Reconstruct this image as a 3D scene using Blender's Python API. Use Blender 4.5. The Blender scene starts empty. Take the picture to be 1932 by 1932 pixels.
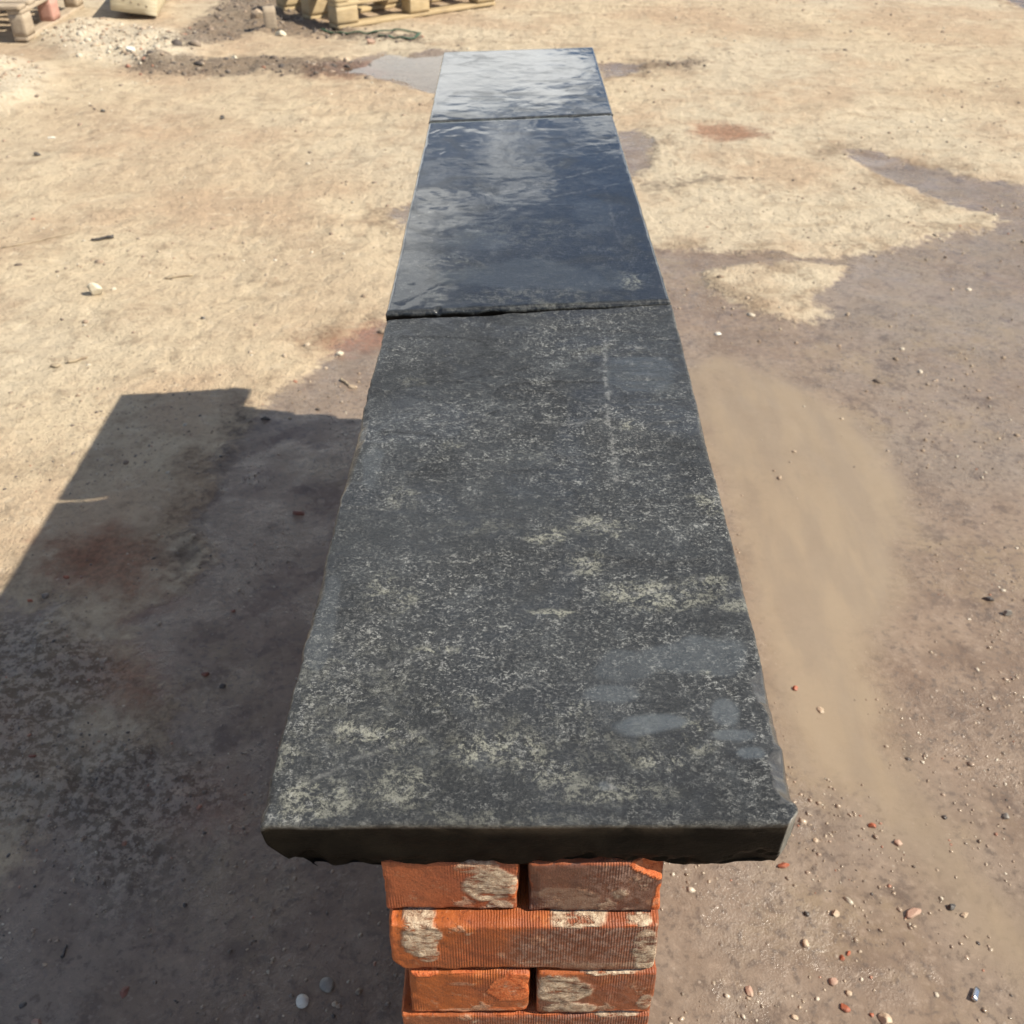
import bpy, math, random
import numpy as np
from mathutils import Vector, Matrix, Euler

# ------------------------------------------------------------------ camera, world, sun, exposure
H = 1.694                    # lens above the yard
PITCH = math.atan(1440/1900) # looking down
FP = 1900.0                  # focal length in pixels of a 1932 px wide frame
h_top = 0.594                # slab tops below the lens
ZT = H - h_top
sc = bpy.context.scene
cam_d = bpy.data.cameras.new('camera'); cam = bpy.data.objects.new('camera', cam_d)
sc.collection.objects.link(cam); sc.camera = cam
cam.location = (0, 0, H); cam.rotation_euler = (math.pi/2 - PITCH, 0, 0)
cam_d.sensor_width = 36; cam_d.lens = 36*FP/1932; cam_d.clip_start = 0.02; cam_d.clip_end = 500
cam_d.dof.use_dof = True; cam_d.dof.focus_distance = 0.86; cam_d.dof.aperture_fstop = 15.0

SUN = Vector((1.02, -0.20, 1.0)).normalized()
sun_d = bpy.data.lights.new('sun', 'SUN'); sun_d.energy = 5.0; sun_d.angle = math.radians(0.53)
sun_d.color = (1.0, 0.91, 0.77)
sun = bpy.data.objects.new('sun', sun_d); sc.collection.objects.link(sun)
sun.location = SUN*20; sun.rotation_euler = SUN.to_track_quat('Z', 'Y').to_euler()

w = bpy.data.worlds.new("World"); sc.world = w; w.use_nodes = True
wn, wl = w.node_tree.nodes, w.node_tree.links
wn.clear()
wo = wn.new('ShaderNodeOutputWorld'); wb = wn.new('ShaderNodeBackground'); wb.inputs['Strength'].default_value = 0.052
sky = wn.new('ShaderNodeTexSky'); sky.sky_type = 'NISHITA'; sky.sun_disc = False
sky.sun_elevation = math.asin(SUN.z); sky.sun_rotation = math.atan2(SUN.x, SUN.y)
sky.air_density = 1.0; sky.dust_density = 0.0; sky.ozone_density = 6.0; sky.altitude = 1500
# broken fair-weather cloud all round, one bank ahead to the left
tc = wn.new('ShaderNodeTexCoord')
mp = wn.new('ShaderNodeMapping'); mp.inputs['Scale'].default_value = (1, 1, 2.2); mp.inputs['Location'].default_value = (1.7, 0.4, 0.2)
wl.new(tc.outputs['Generated'], mp.inputs['Vector'])
cn = wn.new('ShaderNodeTexNoise'); cn.inputs['Scale'].default_value = 3.2; cn.inputs['Detail'].default_value = 9; cn.inputs['Roughness'].default_value = 0.58
wl.new(mp.outputs[0], cn.inputs['Vector'])
def vsub_blob(d, s):
    d = Vector(d).normalized()
    n = wn.new('ShaderNodeVectorMath'); n.operation = 'SUBTRACT'; n.inputs[1].default_value = d
    wl.new(tc.outputs['Generated'], n.inputs[0])
    m = wn.new('ShaderNodeVectorMath'); m.operation = 'MULTIPLY'; m.inputs[1].default_value = s
    wl.new(n.outputs[0], m.inputs[0])
    l = wn.new('ShaderNodeVectorMath'); l.operation = 'LENGTH'; wl.new(m.outputs[0], l.inputs[0])
    r = wn.new('ShaderNodeMapRange'); r.interpolation_type = 'SMOOTHSTEP'
    r.inputs['From Min'].default_value = 1.5; r.inputs['From Max'].default_value = 0.6
    r.inputs['To Min'].default_value = 0; r.inputs['To Max'].default_value = 0.26
    wl.new(l.outputs['Value'], r.inputs['Value']); return r.outputs[0]
bl = vsub_blob((-0.41, 0.90, 0.18), (2.4, 1.0, 8.7))
ad = wn.new('ShaderNodeMath'); ad.operation = 'ADD'; wl.new(cn.outputs['Fac'], ad.inputs[0]); wl.new(bl, ad.inputs[1])
cr = wn.new('ShaderNodeMapRange'); cr.interpolation_type = 'SMOOTHSTEP'
cr.inputs['From Min'].default_value = 0.525; cr.inputs['From Max'].default_value = 0.60
wl.new(ad.outputs[0], cr.inputs['Value'])
mx = wn.new('ShaderNodeMix'); mx.data_type = 'RGBA'
cs_ = wn.new('ShaderNodeTexNoise'); cs_.inputs['Scale'].default_value = 7; cs_.inputs['Detail'].default_value = 5; wl.new(mp.outputs[0], cs_.inputs['Vector'])
cm = wn.new('ShaderNodeMix'); cm.data_type = 'RGBA'; cm.inputs['A'].default_value = (15.5, 16.2, 16.8, 1); cm.inputs['B'].default_value = (28, 28, 27, 1)
cf = wn.new('ShaderNodeMapRange'); cf.inputs['From Min'].default_value = .38; cf.inputs['From Max'].default_value = .62; wl.new(cs_.outputs['Fac'], cf.inputs['Value']); wl.new(cf.outputs[0], cm.inputs['Factor'])
wl.new(cm.outputs['Result'], mx.inputs['B'])
wl.new(cr.outputs[0], mx.inputs['Factor']); hs_ = wn.new('ShaderNodeHueSaturation'); hs_.inputs['Saturation'].default_value = 1.4; wl.new(sky.outputs[0], hs_.inputs['Color']); wl.new(hs_.outputs[0], mx.inputs['A'])
wl.new(mx.outputs['Result'], wb.inputs['Color']); wl.new(wb.outputs[0], wo.inputs['Surface'])

sc.view_settings.view_transform = 'Standard'; sc.view_settings.look = 'None'
sc.view_settings.gamma = 1; sc.view_settings.use_curve_mapping = False
sc.view_settings.exposure = 0.63

# ------------------------------------------------------------------ helpers
R = random.Random(7)
col = sc.collection
def G(px, py, z=0.0):
    """point of the plane at height z that stands at (px, py) of the 1932 px photograph"""
    a = (px-966)/FP; b = (py-966)/FP
    cp, sp = math.cos(PITCH), math.sin(PITCH)
    dx, dy, dz = a, cp - b*sp, -sp - b*cp
    t = (z-H)/dz
    return Vector((dx*t, dy*t, z))
def Q(px, py, z=0.0): return G(px*1932/4096, py*1932/4096, z)      # same for 4096 px coordinates

def h2(ix, iy, s):
    n = (ix.astype(np.int64)*374761393 + iy.astype(np.int64)*668265263 + s*1442695041) & 0xffffffff
    n = ((n ^ (n >> 13))*1274126177) & 0xffffffff
    n = (n ^ (n >> 16)) & 0xffffffff
    return n/4294967295.0
def vn(x, y, s=0):
    x = np.asarray(x, float); y = np.asarray(y, float)
    ix = np.floor(x); iy = np.floor(y); fx = x-ix; fy = y-iy
    u = fx*fx*fx*(fx*(fx*6-15)+10); v = fy*fy*fy*(fy*(fy*6-15)+10)
    a = h2(ix, iy, s); b = h2(ix+1, iy, s); c = h2(ix, iy+1, s); d = h2(ix+1, iy+1, s)
    return (a*(1-u)+b*u)*(1-v) + (c*(1-u)+d*u)*v
def fbm(x, y, o=4, s=0, g=0.5, l=2.03):
    r = 0; a = 1; t = 0
    for i in range(o):
        r = r + a*(vn(x, y, s+i*17)*2-1); t += a; a *= g; x = x*l+13.7; y = y*l+7.1
    return r/t
def fb3(p, f, o=3, s=0):
    """cheap 3-D noise out of three planar ones"""
    return (fbm(p[:, 0]*f, p[:, 1]*f+p[:, 2]*f*.73, o, s)+fbm(p[:, 1]*f+5, p[:, 2]*f+p[:, 0]*f*.61, o, s+91)+fbm(p[:, 2]*f-9, p[:, 0]*f-p[:, 1]*f*.57, o, s+191))/1.9
def sstep(a, b, x):
    t = np.clip((x-a)/(b-a), 0, 1); return t*t*(3-2*t)

def mesh_obj(name, verts, faces, mat=None, parent=None, smooth=True):
    me = bpy.data.meshes.new(name)
    verts = np.asarray(verts, np.float32)
    if isinstance(faces, np.ndarray):
        k = faces.shape[1]; nf = len(faces)
        me.vertices.add(len(verts)); me.vertices.foreach_set('co', verts.ravel())
        me.loops.add(nf*k); me.loops.foreach_set('vertex_index', faces.ravel().astype(np.int32))
        me.polygons.add(nf); me.polygons.foreach_set('loop_start', np.arange(0, nf*k, k, dtype=np.int32))
        try: me.polygons.foreach_set('loop_total', np.full(nf, k, np.int32))
        except Exception: pass
        me.update(calc_edges=True)
    else:
        me.from_pydata([tuple(map(float, v)) for v in verts], [], [list(map(int, f)) for f in faces]); me.update()
    me.validate()
    if smooth: me.polygons.foreach_set('use_smooth', [True]*len(me.polygons))
    if mat:
        for m in (mat if isinstance(mat, (list, tuple)) else [mat]): me.materials.append(m)
    o = bpy.data.objects.new(name, me); col.objects.link(o)
    if parent: o.parent = parent
    return o
def cattr(me, name, arr):
    a = me.attributes.new(name, 'FLOAT_COLOR', 'POINT')
    n = len(me.vertices); full = np.ones((n, 4), np.float32)
    for i, c in enumerate(arr): full[:, i] = c
    a.data.foreach_set('color', full.ravel())
def tag(o, label=None, cat=None, group=None, kind=None):
    if label: o['label'] = label
    if cat: o['category'] = cat
    if group: o['group'] = group
    if kind: o['kind'] = kind
    return o
def empty(name, loc, rz=0):
    o = bpy.data.objects.new(name, None); col.objects.link(o); o.location = loc; o.rotation_euler = (0, 0, rz)
    o.empty_display_size = 0.05; return o

def boxgrid(nx, ny, nz):
    """closed box -1..1 with nx,ny,nz segments, welded quads, outward"""
    V = []; F = []; off = 0
    def face(nu, nv, f, flip):
        nonlocal off
        u, v = np.meshgrid(np.arange(nu+1), np.arange(nv+1), indexing='ij')
        V.append(f(u.ravel(), v.ravel()))
        i = (np.arange(nu)[:, None]*(nv+1)+np.arange(nv)[None, :]).ravel()+off
        q = np.stack([i, i+nv+1, i+nv+2, i+1], 1)
        F.append(q[:, ::-1] if flip else q); off += (nu+1)*(nv+1)
    o = np.zeros
    face(nx, ny, lambda u, v: np.stack([u, v, u*0+nz], 1), False)
    face(nx, ny, lambda u, v: np.stack([u, v, u*0], 1), True)
    face(nx, nz, lambda u, v: np.stack([u, u*0, v], 1), False)
    face(nx, nz, lambda u, v: np.stack([u, u*0+ny, v], 1), True)
    face(ny, nz, lambda u, v: np.stack([u*0, u, v], 1), True)
    face(ny, nz, lambda u, v: np.stack([u*0+nx, u, v], 1), False)
    V = np.concatenate(V); F = np.concatenate(F)
    key = (V[:, 0]*(ny+1)+V[:, 1])*(nz+1)+V[:, 2]
    _, first, inv = np.unique(key, return_index=True, return_inverse=True)
    P = V[first].astype(float); F = inv.ravel()[F]
    P = P/np.array([nx, ny, nz])*2-1
    return P, F
def roundbox(P, hs, r):
    """scale unit box points to half sizes hs with edge radius r"""
    hs = np.array(hs); p = P*hs
    inner = np.clip(p, -(hs-r), hs-r); d = p-inner
    ln = np.linalg.norm(d, axis=1); m = ln > 1e-9
    q = p.copy(); q[m] = inner[m]+d[m]/ln[m, None]*np.minimum(ln[m], r)[:, None]
    return q

# ------------------------------------------------------------------ node helpers
class NT:
    def __init__(s, name):
        s.m = bpy.data.materials.new(name); s.m.use_nodes = True
        s.t = s.m.node_tree; s.n = s.t.nodes; s.l = s.t.links
        s.b = s.n['Principled BSDF']; s.out = s.n['Material Output']
    def new(s, t, **k):
        n = s.n.new(t)
        for a, v in k.items(): setattr(n, a, v)
        return n
    def set(s, sock, v):
        if v is None: return
        if isinstance(v, (int, float)): sock.default_value = v
        elif isinstance(v, tuple): sock.default_value = v if len(v) != 3 or sock.type != 'RGBA' else (*v, 1)
        else: s.l.new(v, sock)
    def pos(s, scale=(1, 1, 1), obj=True, rot=(0, 0, 0), loc=(0, 0, 0)):
        t = s.new('ShaderNodeTexCoord'); m = s.new('ShaderNodeMapping')
        m.inputs['Scale'].default_value = scale; m.inputs['Rotation'].default_value = rot; m.inputs['Location'].default_value = loc
        s.l.new(t.outputs['Object'], m.inputs['Vector']); return m.outputs[0]
    def noise(s, sc_, det=4, ro=0.55, vec=None, dist=0.0):
        n = s.new('ShaderNodeTexNoise'); n.inputs['Scale'].default_value = sc_; n.inputs['Detail'].default_value = det
        n.inputs['Roughness'].default_value = ro; n.inputs['Distortion'].default_value = dist
        s.l.new(vec if vec is not None else s.base, n.inputs['Vector']); return n.outputs['Fac']
    def vor(s, sc_, vec=None, feat='F1', out='Distance', rnd=1.0):
        n = s.new('ShaderNodeTexVoronoi'); n.feature = feat; n.inputs['Scale'].default_value = sc_; n.inputs['Randomness'].default_value = rnd
        s.l.new(vec if vec is not None else s.base, n.inputs['Vector']); return n.outputs[out]
    def rng(s, v, a, b, c=0.0, d=1.0, smooth=True):
        n = s.new('ShaderNodeMapRange', interpolation_type='SMOOTHSTEP' if smooth else 'LINEAR')
        s.set(n.inputs['Value'], v); s.set(n.inputs['From Min'], a); s.set(n.inputs['From Max'], b)
        s.set(n.inputs['To Min'], c); s.set(n.inputs['To Max'], d); return n.outputs[0]
    def mth(s, op, a, b=None, cl=False):
        n = s.new('ShaderNodeMath', operation=op, use_clamp=cl); s.set(n.inputs[0], a)
        if b is not None: s.set(n.inputs[1], b)
        return n.outputs[0]
    def mix(s, f, a, b):
        n = s.new('ShaderNodeMix', data_type='RGBA'); s.set(n.inputs['Factor'], f); s.set(n.inputs['A'], a); s.set(n.inputs['B'], b)
        return n.outputs['Result']
    def mixf(s, f, a, b):
        n = s.new('ShaderNodeMix', data_type='FLOAT'); s.set(n.inputs[0], f); s.set(n.inputs[2], a); s.set(n.inputs[3], b)
        return n.outputs[0]
    def mul(s, a, b):
        n = s.new('ShaderNodeMix', data_type='RGBA', blend_type='MULTIPLY'); n.inputs['Factor'].default_value = 1
        s.set(n.inputs['A'], a); s.set(n.inputs['B'], b); return n.outputs['Result']
    def attr(s, name):
        a = s.new('ShaderNodeAttribute'); a.attribute_name = name
        q = s.new('ShaderNodeSeparateColor'); s.l.new(a.outputs['Color'], q.inputs[0])
        return q.outputs[0], q.outputs[1], q.outputs[2], a.outputs['Color']
    def gray(s, v):
        n = s.new('ShaderNodeCombineColor')
        for i in range(3): s.set(n.inputs[i], v)
        return n.outputs[0]
    def bump(s, hgt, dist, strg=1.0, nrm=None):
        n = s.new('ShaderNodeBump'); n.inputs['Distance'].default_value = dist; s.set(n.inputs['Strength'], strg)
        s.l.new(hgt, n.inputs['Height'])
        if nrm is not None: s.l.new(nrm, n.inputs['Normal'])
        return n.outputs[0]
    def fin(s, colr=None, rough=None, nrm=None, spec=None, ior=None, coat=None, coatr=None, metal=None):
        s.set(s.b.inputs['Base Color'], colr); s.set(s.b.inputs['Roughness'], rough)
        if nrm is not None: s.l.new(nrm, s.b.inputs['Normal'])
        s.set(s.b.inputs['Specular IOR Level'], spec); s.set(s.b.inputs['IOR'], ior)
        s.set(s.b.inputs['Coat Weight'], coat); s.set(s.b.inputs['Coat Roughness'], coatr); s.set(s.b.inputs['Metallic'], metal)
        return s.m

# ------------------------------------------------------------------ ground: masks in metres (signed distance, inside positive)
def axis(segs):
    out = [segs[0][0]]
    for a, b, d in segs:
        n = max(1, int(round((b-a)/d))); out += list(a+(b-a)*np.arange(1, n+1)/n)
    return np.array(out)
gx = axis([(-90, -20, 7), (-20, -6, 1), (-6, -2.6, .05), (-2.6, -1.3, .022), (-1.3, 1.6, .011), (1.6, 3.2, .03), (3.2, 6, .06), (6, 20, 1), (20, 90, 7)])
gy = axis([(-30, -4, 2), (-4, 0.2, .1), (0.2, 0.6, .03), (0.6, 2.6, .011), (2.6, 4.6, .018), (4.6, 11, .035), (11, 14, .15), (14, 30, 1), (30, 140, 8)])
X, Y = np.meshgrid(gx, gy, indexing='ij'); X = X.ravel(); Y = Y.ravel()
def sdf(pts, far=0.5):
    pts = [G(a, b) for a, b in pts]
    x0 = min(p.x for p in pts)-far; x1 = max(p.x for p in pts)+far; y0 = min(p.y for p in pts)-far; y1 = max(p.y for p in pts)+far
    sel = np.where((X > x0) & (X < x1) & (Y > y0) & (Y < y1))[0]
    res = np.full(len(X), -far); x = X[sel]; y = Y[sel]
    d = np.full(len(sel), 1e9); ins = np.zeros(len(sel), bool)
    for i in range(len(pts)):
        a = pts[i]; b = pts[(i+1) % len(pts)]
        ex, ey = b.x-a.x, b.y-a.y; L = ex*ex+ey*ey+1e-12
        t = np.clip(((x-a.x)*ex+(y-a.y)*ey)/L, 0, 1)
        d = np.minimum(d, (x-a.x-t*ex)**2+(y-a.y-t*ey)**2)
        c = ((a.y > y) != (b.y > y)); xi = a.x+(y-a.y)*ex/(ey if abs(ey) > 1e-9 else 1e-9)
        ins ^= (c & (x < xi))
    d = np.sqrt(d); res[sel] = np.clip(np.where(ins, d, -d), -far, far); return res
def U(*l):
    r = l[0]
    for a in l[1:]: r = np.maximum(r, a)
    return r
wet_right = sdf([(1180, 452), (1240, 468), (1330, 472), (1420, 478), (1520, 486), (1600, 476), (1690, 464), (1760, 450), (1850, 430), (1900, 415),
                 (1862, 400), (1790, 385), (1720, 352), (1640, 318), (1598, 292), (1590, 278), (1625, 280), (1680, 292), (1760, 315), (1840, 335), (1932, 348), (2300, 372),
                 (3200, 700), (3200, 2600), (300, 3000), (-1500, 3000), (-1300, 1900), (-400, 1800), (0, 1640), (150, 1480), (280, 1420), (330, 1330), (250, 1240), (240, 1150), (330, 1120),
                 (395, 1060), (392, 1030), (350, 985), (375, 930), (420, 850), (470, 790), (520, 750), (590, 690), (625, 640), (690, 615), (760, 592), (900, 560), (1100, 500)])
dry_isl = sdf([(1335, 512), (1400, 502), (1500, 492), (1590, 500), (1575, 535), (1540, 560), (1560, 590), (1500, 602), (1440, 588), (1390, 560), (1345, 535)])
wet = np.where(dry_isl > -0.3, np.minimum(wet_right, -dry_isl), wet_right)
wet = U(wet, sdf([(1168, 246), (1200, 243), (1232, 258), (1240, 285), (1228, 305), (1200, 330), (1150, 330), (1120, 270)]),
        sdf([(730, 402), (770, 376), (860, 372), (870, 430), (760, 424)]),
        sdf([(600, 126), (660, 112), (725, 97), (760, 104), (870, 92), (900, 150), (830, 176), (770, 165), (720, 148), (660, 142)]),
        sdf([(1125, 120), (1165, 116), (1225, 120), (1210, 134), (1130, 150)]),
        sdf([(1888, -8), (1905, 4), (1935, 14), (2000, 20), (2050, -40), (1900, -50)]),  # dark far right corner patch, given the same colour and gloss as wet ground
        sdf([(-30, 1105), (60, 1120), (110, 1085), (150, 1130), (90, 1210), (60, 1290), (-40, 1320)])-0.03)
silt = U(sdf([(1290, 700), (1360, 676), (1440, 690), (1560, 748), (1650, 830), (1712, 930), (1722, 1010), (1690, 1090), (1650, 1170), (1640, 1290), (1672, 1380), (1720, 1450), (1765, 1535),
              (1800, 1610), (1870, 1700), (1960, 1790), (1960, 1860), (1850, 1760), (1740, 1620), (1660, 1530), (1580, 1480), (1500, 1440), (1440, 1200), (1390, 1010), (1340, 850)]))
mud = U(sdf([(440, 755), (498, 782), (470, 850), (405, 960), (398, 1050), (330, 1105), (290, 1060), (350, 980), (395, 880)])-.035, sdf([(90, 1450), (200, 1440), (240, 1520), (150, 1560)])-.03, sdf([(280, 1570), (330, 1580), (320, 1630), (250, 1620)])-.02,
        sdf([(232, 128), (300, 118), (360, 112), (470, 106), (590, 110), (690, 118), (690, 146), (600, 148), (520, 136), (430, 140), (340, 142), (270, 140)]),
        sdf([(440, -10), (540, -10), (600, 40), (700, 64), (800, 70), (795, 80), (680, 76), (560, 66), (470, 62), (400, 90), (330, 100), (345, 60)]),
        sdf([(1180, 122), (1330, 108), (1345, 118), (1320, 130), (1190, 134)])-.05,
        sdf([(1200, 340), (1330, 325), (1480, 332), (1330, 352), (1210, 362)])-0.06,
        sdf([(1340, 96), (1560, 88), (1932, 74), (1932, 84), (1600, 98), (1340, 108)])-0.12)
red = U(sdf([(575, 128), (690, 118), (720, 132), (650, 150), (590, 148)]), sdf([(600, 645), (700, 615), (740, 640), (640, 670)])-.02,
        sdf([(1322, 236), (1420, 240), (1445, 256), (1370, 262), (1320, 250)]),
        sdf([(40, 1010), (200, 1000), (300, 1040), (330, 1120), (240, 1160), (120, 1100)])-.05,
        sdf([(140, 1230), (290, 1240), (260, 1330), (150, 1320)])-.03,
        sdf([(300, 1490), (420, 1470), (430, 1540), (300, 1545)])-.02,
        sdf([(-60, 1330), (60, 1340), (70, 1440), (-60, 1450)])-.02)
rough_l = sdf([(-100, 1180), (120, 1160), (190, 1250), (180, 1380), (330, 1430), (430, 1500), (300, 1560), (330, 1640), (230, 1700), (120, 1560), (-100, 1560)])
pool = sdf([(655, 128), (700, 118), (735, 101), (780, 108), (870, 98), (900, 150), (815, 170), (770, 150), (700, 140)])
heap = sdf([(90, 60), (160, 40), (300, 60), (380, 80), (330, 130), (230, 120), (150, 110)])
heap2 = sdf([(-80, 130), (20, 120), (80, 140), (60, 190), (10, 215), (-80, 220)])

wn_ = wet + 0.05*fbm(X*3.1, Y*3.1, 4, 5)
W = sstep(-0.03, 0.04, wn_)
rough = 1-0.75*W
near_ = sstep(4.5, 2.4, np.hypot(X, Y)) if False else 1-sstep(2.6, 4.5, np.hypot(X, Y))
Z = 0.012*(1-.75*near_)*fbm(X*1.1, Y*1.1, 3, 1)+0.006*fbm(X*9, Y*9, 4, 2)*(0.25+0.75*rough)+0.014*(1-.8*near_)*rough*fbm(X*3.3, Y*3.3, 3, 4)
Z += rough*0.0075*(.3-np.abs(fbm(X*20, Y*20, 3, 3)))*(0.4+vn(X*2, Y*2, 8)) - 0.005*W
Z += sstep(-.05, .03, mud)*0.03*np.clip(fbm(X*9, Y*9, 3, 11)+.1, -.4, 1)
Z += sstep(-.06, .06, rough_l)*0.02*np.abs(fbm(X*15, Y*15, 4, 21))
Z += sstep(-.25, .2, heap)*(0.05+0.05*fbm(X*5, Y*5, 4, 31))+sstep(-.25, .15, heap2)*(0.05+0.05*fbm(X*5, Y*5, 4, 33))
Z -= sstep(-.1, .1, pool)*0.03
sl = sstep(-.05, .12, silt); Z = Z*(1-.7*sl)-.004*sl
# wheel grooves through the silt
Z += 0.0002*sl*np.sin((X+Y*0.12)*70+3*fbm(X*2, Y*2, 2, 41))
farm = sstep(12, 25, np.hypot(X, Y)); Z = Z*(1-farm)
ny = len(gy); ii = (np.arange(len(gx)-1)[:, None]*ny+np.arange(ny-1)[None, :]).ravel()
GF = np.stack([ii, ii+ny, ii+ny+1, ii+1], 1)
def gz(x, y):
    i = np.clip(np.searchsorted(gx, x)-1, 0, len(gx)-2); j = np.clip(np.searchsorted(gy, y)-1, 0, ny-2)
    fx = (x-gx[i])/(gx[i+1]-gx[i]); fy = (y-gy[j])/(gy[j+1]-gy[j]); k = i*ny+j
    return (Z[k]*(1-fx)+Z[k+ny]*fx)*(1-fy)+(Z[k+1]*(1-fx)+Z[k+ny+1]*fx)*fy
def gattr(arr, x, y):
    i = np.clip(np.searchsorted(gx, x), 0, len(gx)-1); j = np.clip(np.searchsorted(gy, y), 0, ny-1); return arr[i*ny+j]

def ground_mat():
    s = NT('yard_dirt'); s.base = s.pos()
    wetd, siltd, redd, _ = s.attr('ma'); mudd, rl, hp, _ = s.attr('mb')
    n_edge = s.noise(4, 6, .6); n_e2 = s.noise(26, 4, .6)
    def m(d, lo, hi, a1=.24, a2=.14):
        t = s.mth('ADD', d, s.mth('MULTIPLY', s.mth('SUBTRACT', n_edge, .5), a1))
        t = s.mth('ADD', t, s.mth('MULTIPLY', s.mth('SUBTRACT', n_e2, .5), a2)); return s.rng(t, lo, hi)
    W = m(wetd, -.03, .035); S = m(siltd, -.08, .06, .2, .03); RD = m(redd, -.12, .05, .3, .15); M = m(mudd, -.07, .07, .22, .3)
    RL = m(rl, -.1, .06, .3, .15); HP = m(hp, -.2, .1, .2, .2)
    big = s.noise(.9, 5, .6); med = s.noise(7, 6, .62); fine = s.noise(60, 5, .65); grit = s.noise(240, 3, .7); big2 = s.noise(.33, 3, .5, s.pos(loc=(3, 5, 1)))
    st = s.noise(5, 6, .62, s.pos(scale=(.45, 1.5, 1), rot=(0, 0, .2)))
    dry = s.mix(s.rng(big, .35, .65), (.45, .355, .245), (.52, .43, .30))
    dry = s.mix(s.rng(big2, .45, .62, 0, .7), dry, (.50, .435, .325))
    dry = s.mix(s.rng(s.noise(.8, 6, .65, s.pos(loc=(5, 7, 0))), .47, .62, 0, .7), dry, (.42, .305, .205)); dry = s.mix(s.rng(st, .5, .74, 0, .7), dry, (.34, .265, .18))
    dry = s.mix(s.rng(med, .56, .8), dry, (.285, .225, .16))
    dry = s.mix(s.rng(fine, .53, .68, 0, .55), dry, (.27, .22, .16))
    dry = s.mix(s.rng(s.noise(1.7, 6, .7, s.pos(loc=(9, 2, 0))), .52, .68, 0, .6), dry, (.34, .255, .175)); dry = s.mix(s.rng(grit, .62, .76, 0, .75), dry, (.22, .19, .15))
    dry = s.mix(s.rng(grit, .36, .24, 0, .8), dry, (.62, .56, .45))
    dry = s.mix(s.mth('MULTIPLY', HP, s.rng(fine, .38, .6, .2, .8)), dry, (.60, .54, .42))
    specks = s.vor(38); sp2 = s.noise(12, 2)
    dry = s.mix(s.mth('MULTIPLY', s.rng(specks, .16, .07), s.rng(sp2, .52, .62)), dry, (.14, .11, .085))
    # wet
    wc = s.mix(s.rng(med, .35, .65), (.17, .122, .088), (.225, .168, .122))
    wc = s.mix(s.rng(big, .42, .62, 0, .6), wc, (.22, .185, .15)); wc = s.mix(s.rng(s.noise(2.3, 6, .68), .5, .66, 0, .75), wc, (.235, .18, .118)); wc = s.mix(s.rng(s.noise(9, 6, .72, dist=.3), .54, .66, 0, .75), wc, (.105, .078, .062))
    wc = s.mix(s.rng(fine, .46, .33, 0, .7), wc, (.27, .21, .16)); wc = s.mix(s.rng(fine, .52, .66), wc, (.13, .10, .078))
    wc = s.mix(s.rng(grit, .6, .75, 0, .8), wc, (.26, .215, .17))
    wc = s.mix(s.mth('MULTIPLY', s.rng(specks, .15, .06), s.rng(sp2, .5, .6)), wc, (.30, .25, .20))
    dim = s.noise(13, 6, .66); dry = s.mix(s.rng(dim, .53, .66, 0, .5), dry, (.25, .19, .13)); dry = s.mix(s.rng(dim, .44, .32, 0, .5), dry, (.58, .49, .36))
    fr = s.mth('MULTIPLY', m(wetd, -.20, -.05), s.rng(s.noise(3.3, 6, .7, s.pos(loc=(1, 8, 0))), .46, .6)); dry = s.mix(s.mth('MULTIPLY', fr, .6), dry, s.mix(s.rng(fine, .42, .58), (.26, .19, .125), (.12, .08, .055)))
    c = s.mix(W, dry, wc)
    c = s.mix(s.mth('MULTIPLY', S, s.rng(s.noise(1.6, 5, .6), .3, .6, .55, .95)), c, s.mix(s.rng(s.noise(5, 5, .6, s.pos(scale=(2.2, .5, 1), rot=(0, 0, -.15))), .4, .62), (.27, .212, .145), (.24, .19, .135)))
    c = s.mix(s.mth('MULTIPLY', RD, .7), c, s.mix(s.rng(fine, .4, .62), (.15, .065, .04), (.30, .14, .085)))
    c = s.mix(s.mth('MULTIPLY', M, .72), c, s.mix(s.rng(fine, .42, .6), (.080, .058, .044), (.19, .145, .11)))
    c = s.mix(s.mth('MULTIPLY', RL, .7), c, s.mix(s.rng(s.noise(48, 6, .75), .46, .55), (.15, .12, .09), (.40, .34, .27)))
    # relief
    hgt = s.mth('ADD', s.mth('MULTIPLY', med, .9), s.mth('MULTIPLY', fine, .55))
    hgt = s.mth('ADD', hgt, s.mth('MULTIPLY', grit, .25)); hgt = s.mth('ADD', hgt, s.mth('MULTIPLY', s.mth('MULTIPLY', s.noise(13, 6, .66), s.mth('SUBTRACT', 1, W)), 2.4))
    hgt = s.mth('ADD', hgt, s.mth('MULTIPLY', s.rng(specks, .2, .0), .35))
    rough_amt = s.mixf(W, .75, s.rng(s.noise(3.1, 4, .6), .4, .6, .12, .5)); rough_amt = s.mixf(S, rough_amt, .06); rough_amt = s.mixf(RL, rough_amt, .8); rough_amt = s.mixf(M, rough_amt, .9)
    nb = s.bump(hgt, .014, rough_amt)
    wr = s.rng(s.noise(11, 4, .6), .38, .62, .12, .42); ro = s.mixf(W, .93, wr); ro = s.mixf(S, ro, .22); ro = s.mixf(RL, ro, .7)
    ro = s.mixf(M, ro, .62)
    return s.fin(c, ro, nb, spec=s.mixf(W, .15, .5), ior=1.38)
GM = ground_mat()
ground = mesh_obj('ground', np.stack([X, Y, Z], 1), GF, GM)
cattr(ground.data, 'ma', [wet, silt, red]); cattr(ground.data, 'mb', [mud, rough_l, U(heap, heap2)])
tag(ground, kind='structure')

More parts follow.
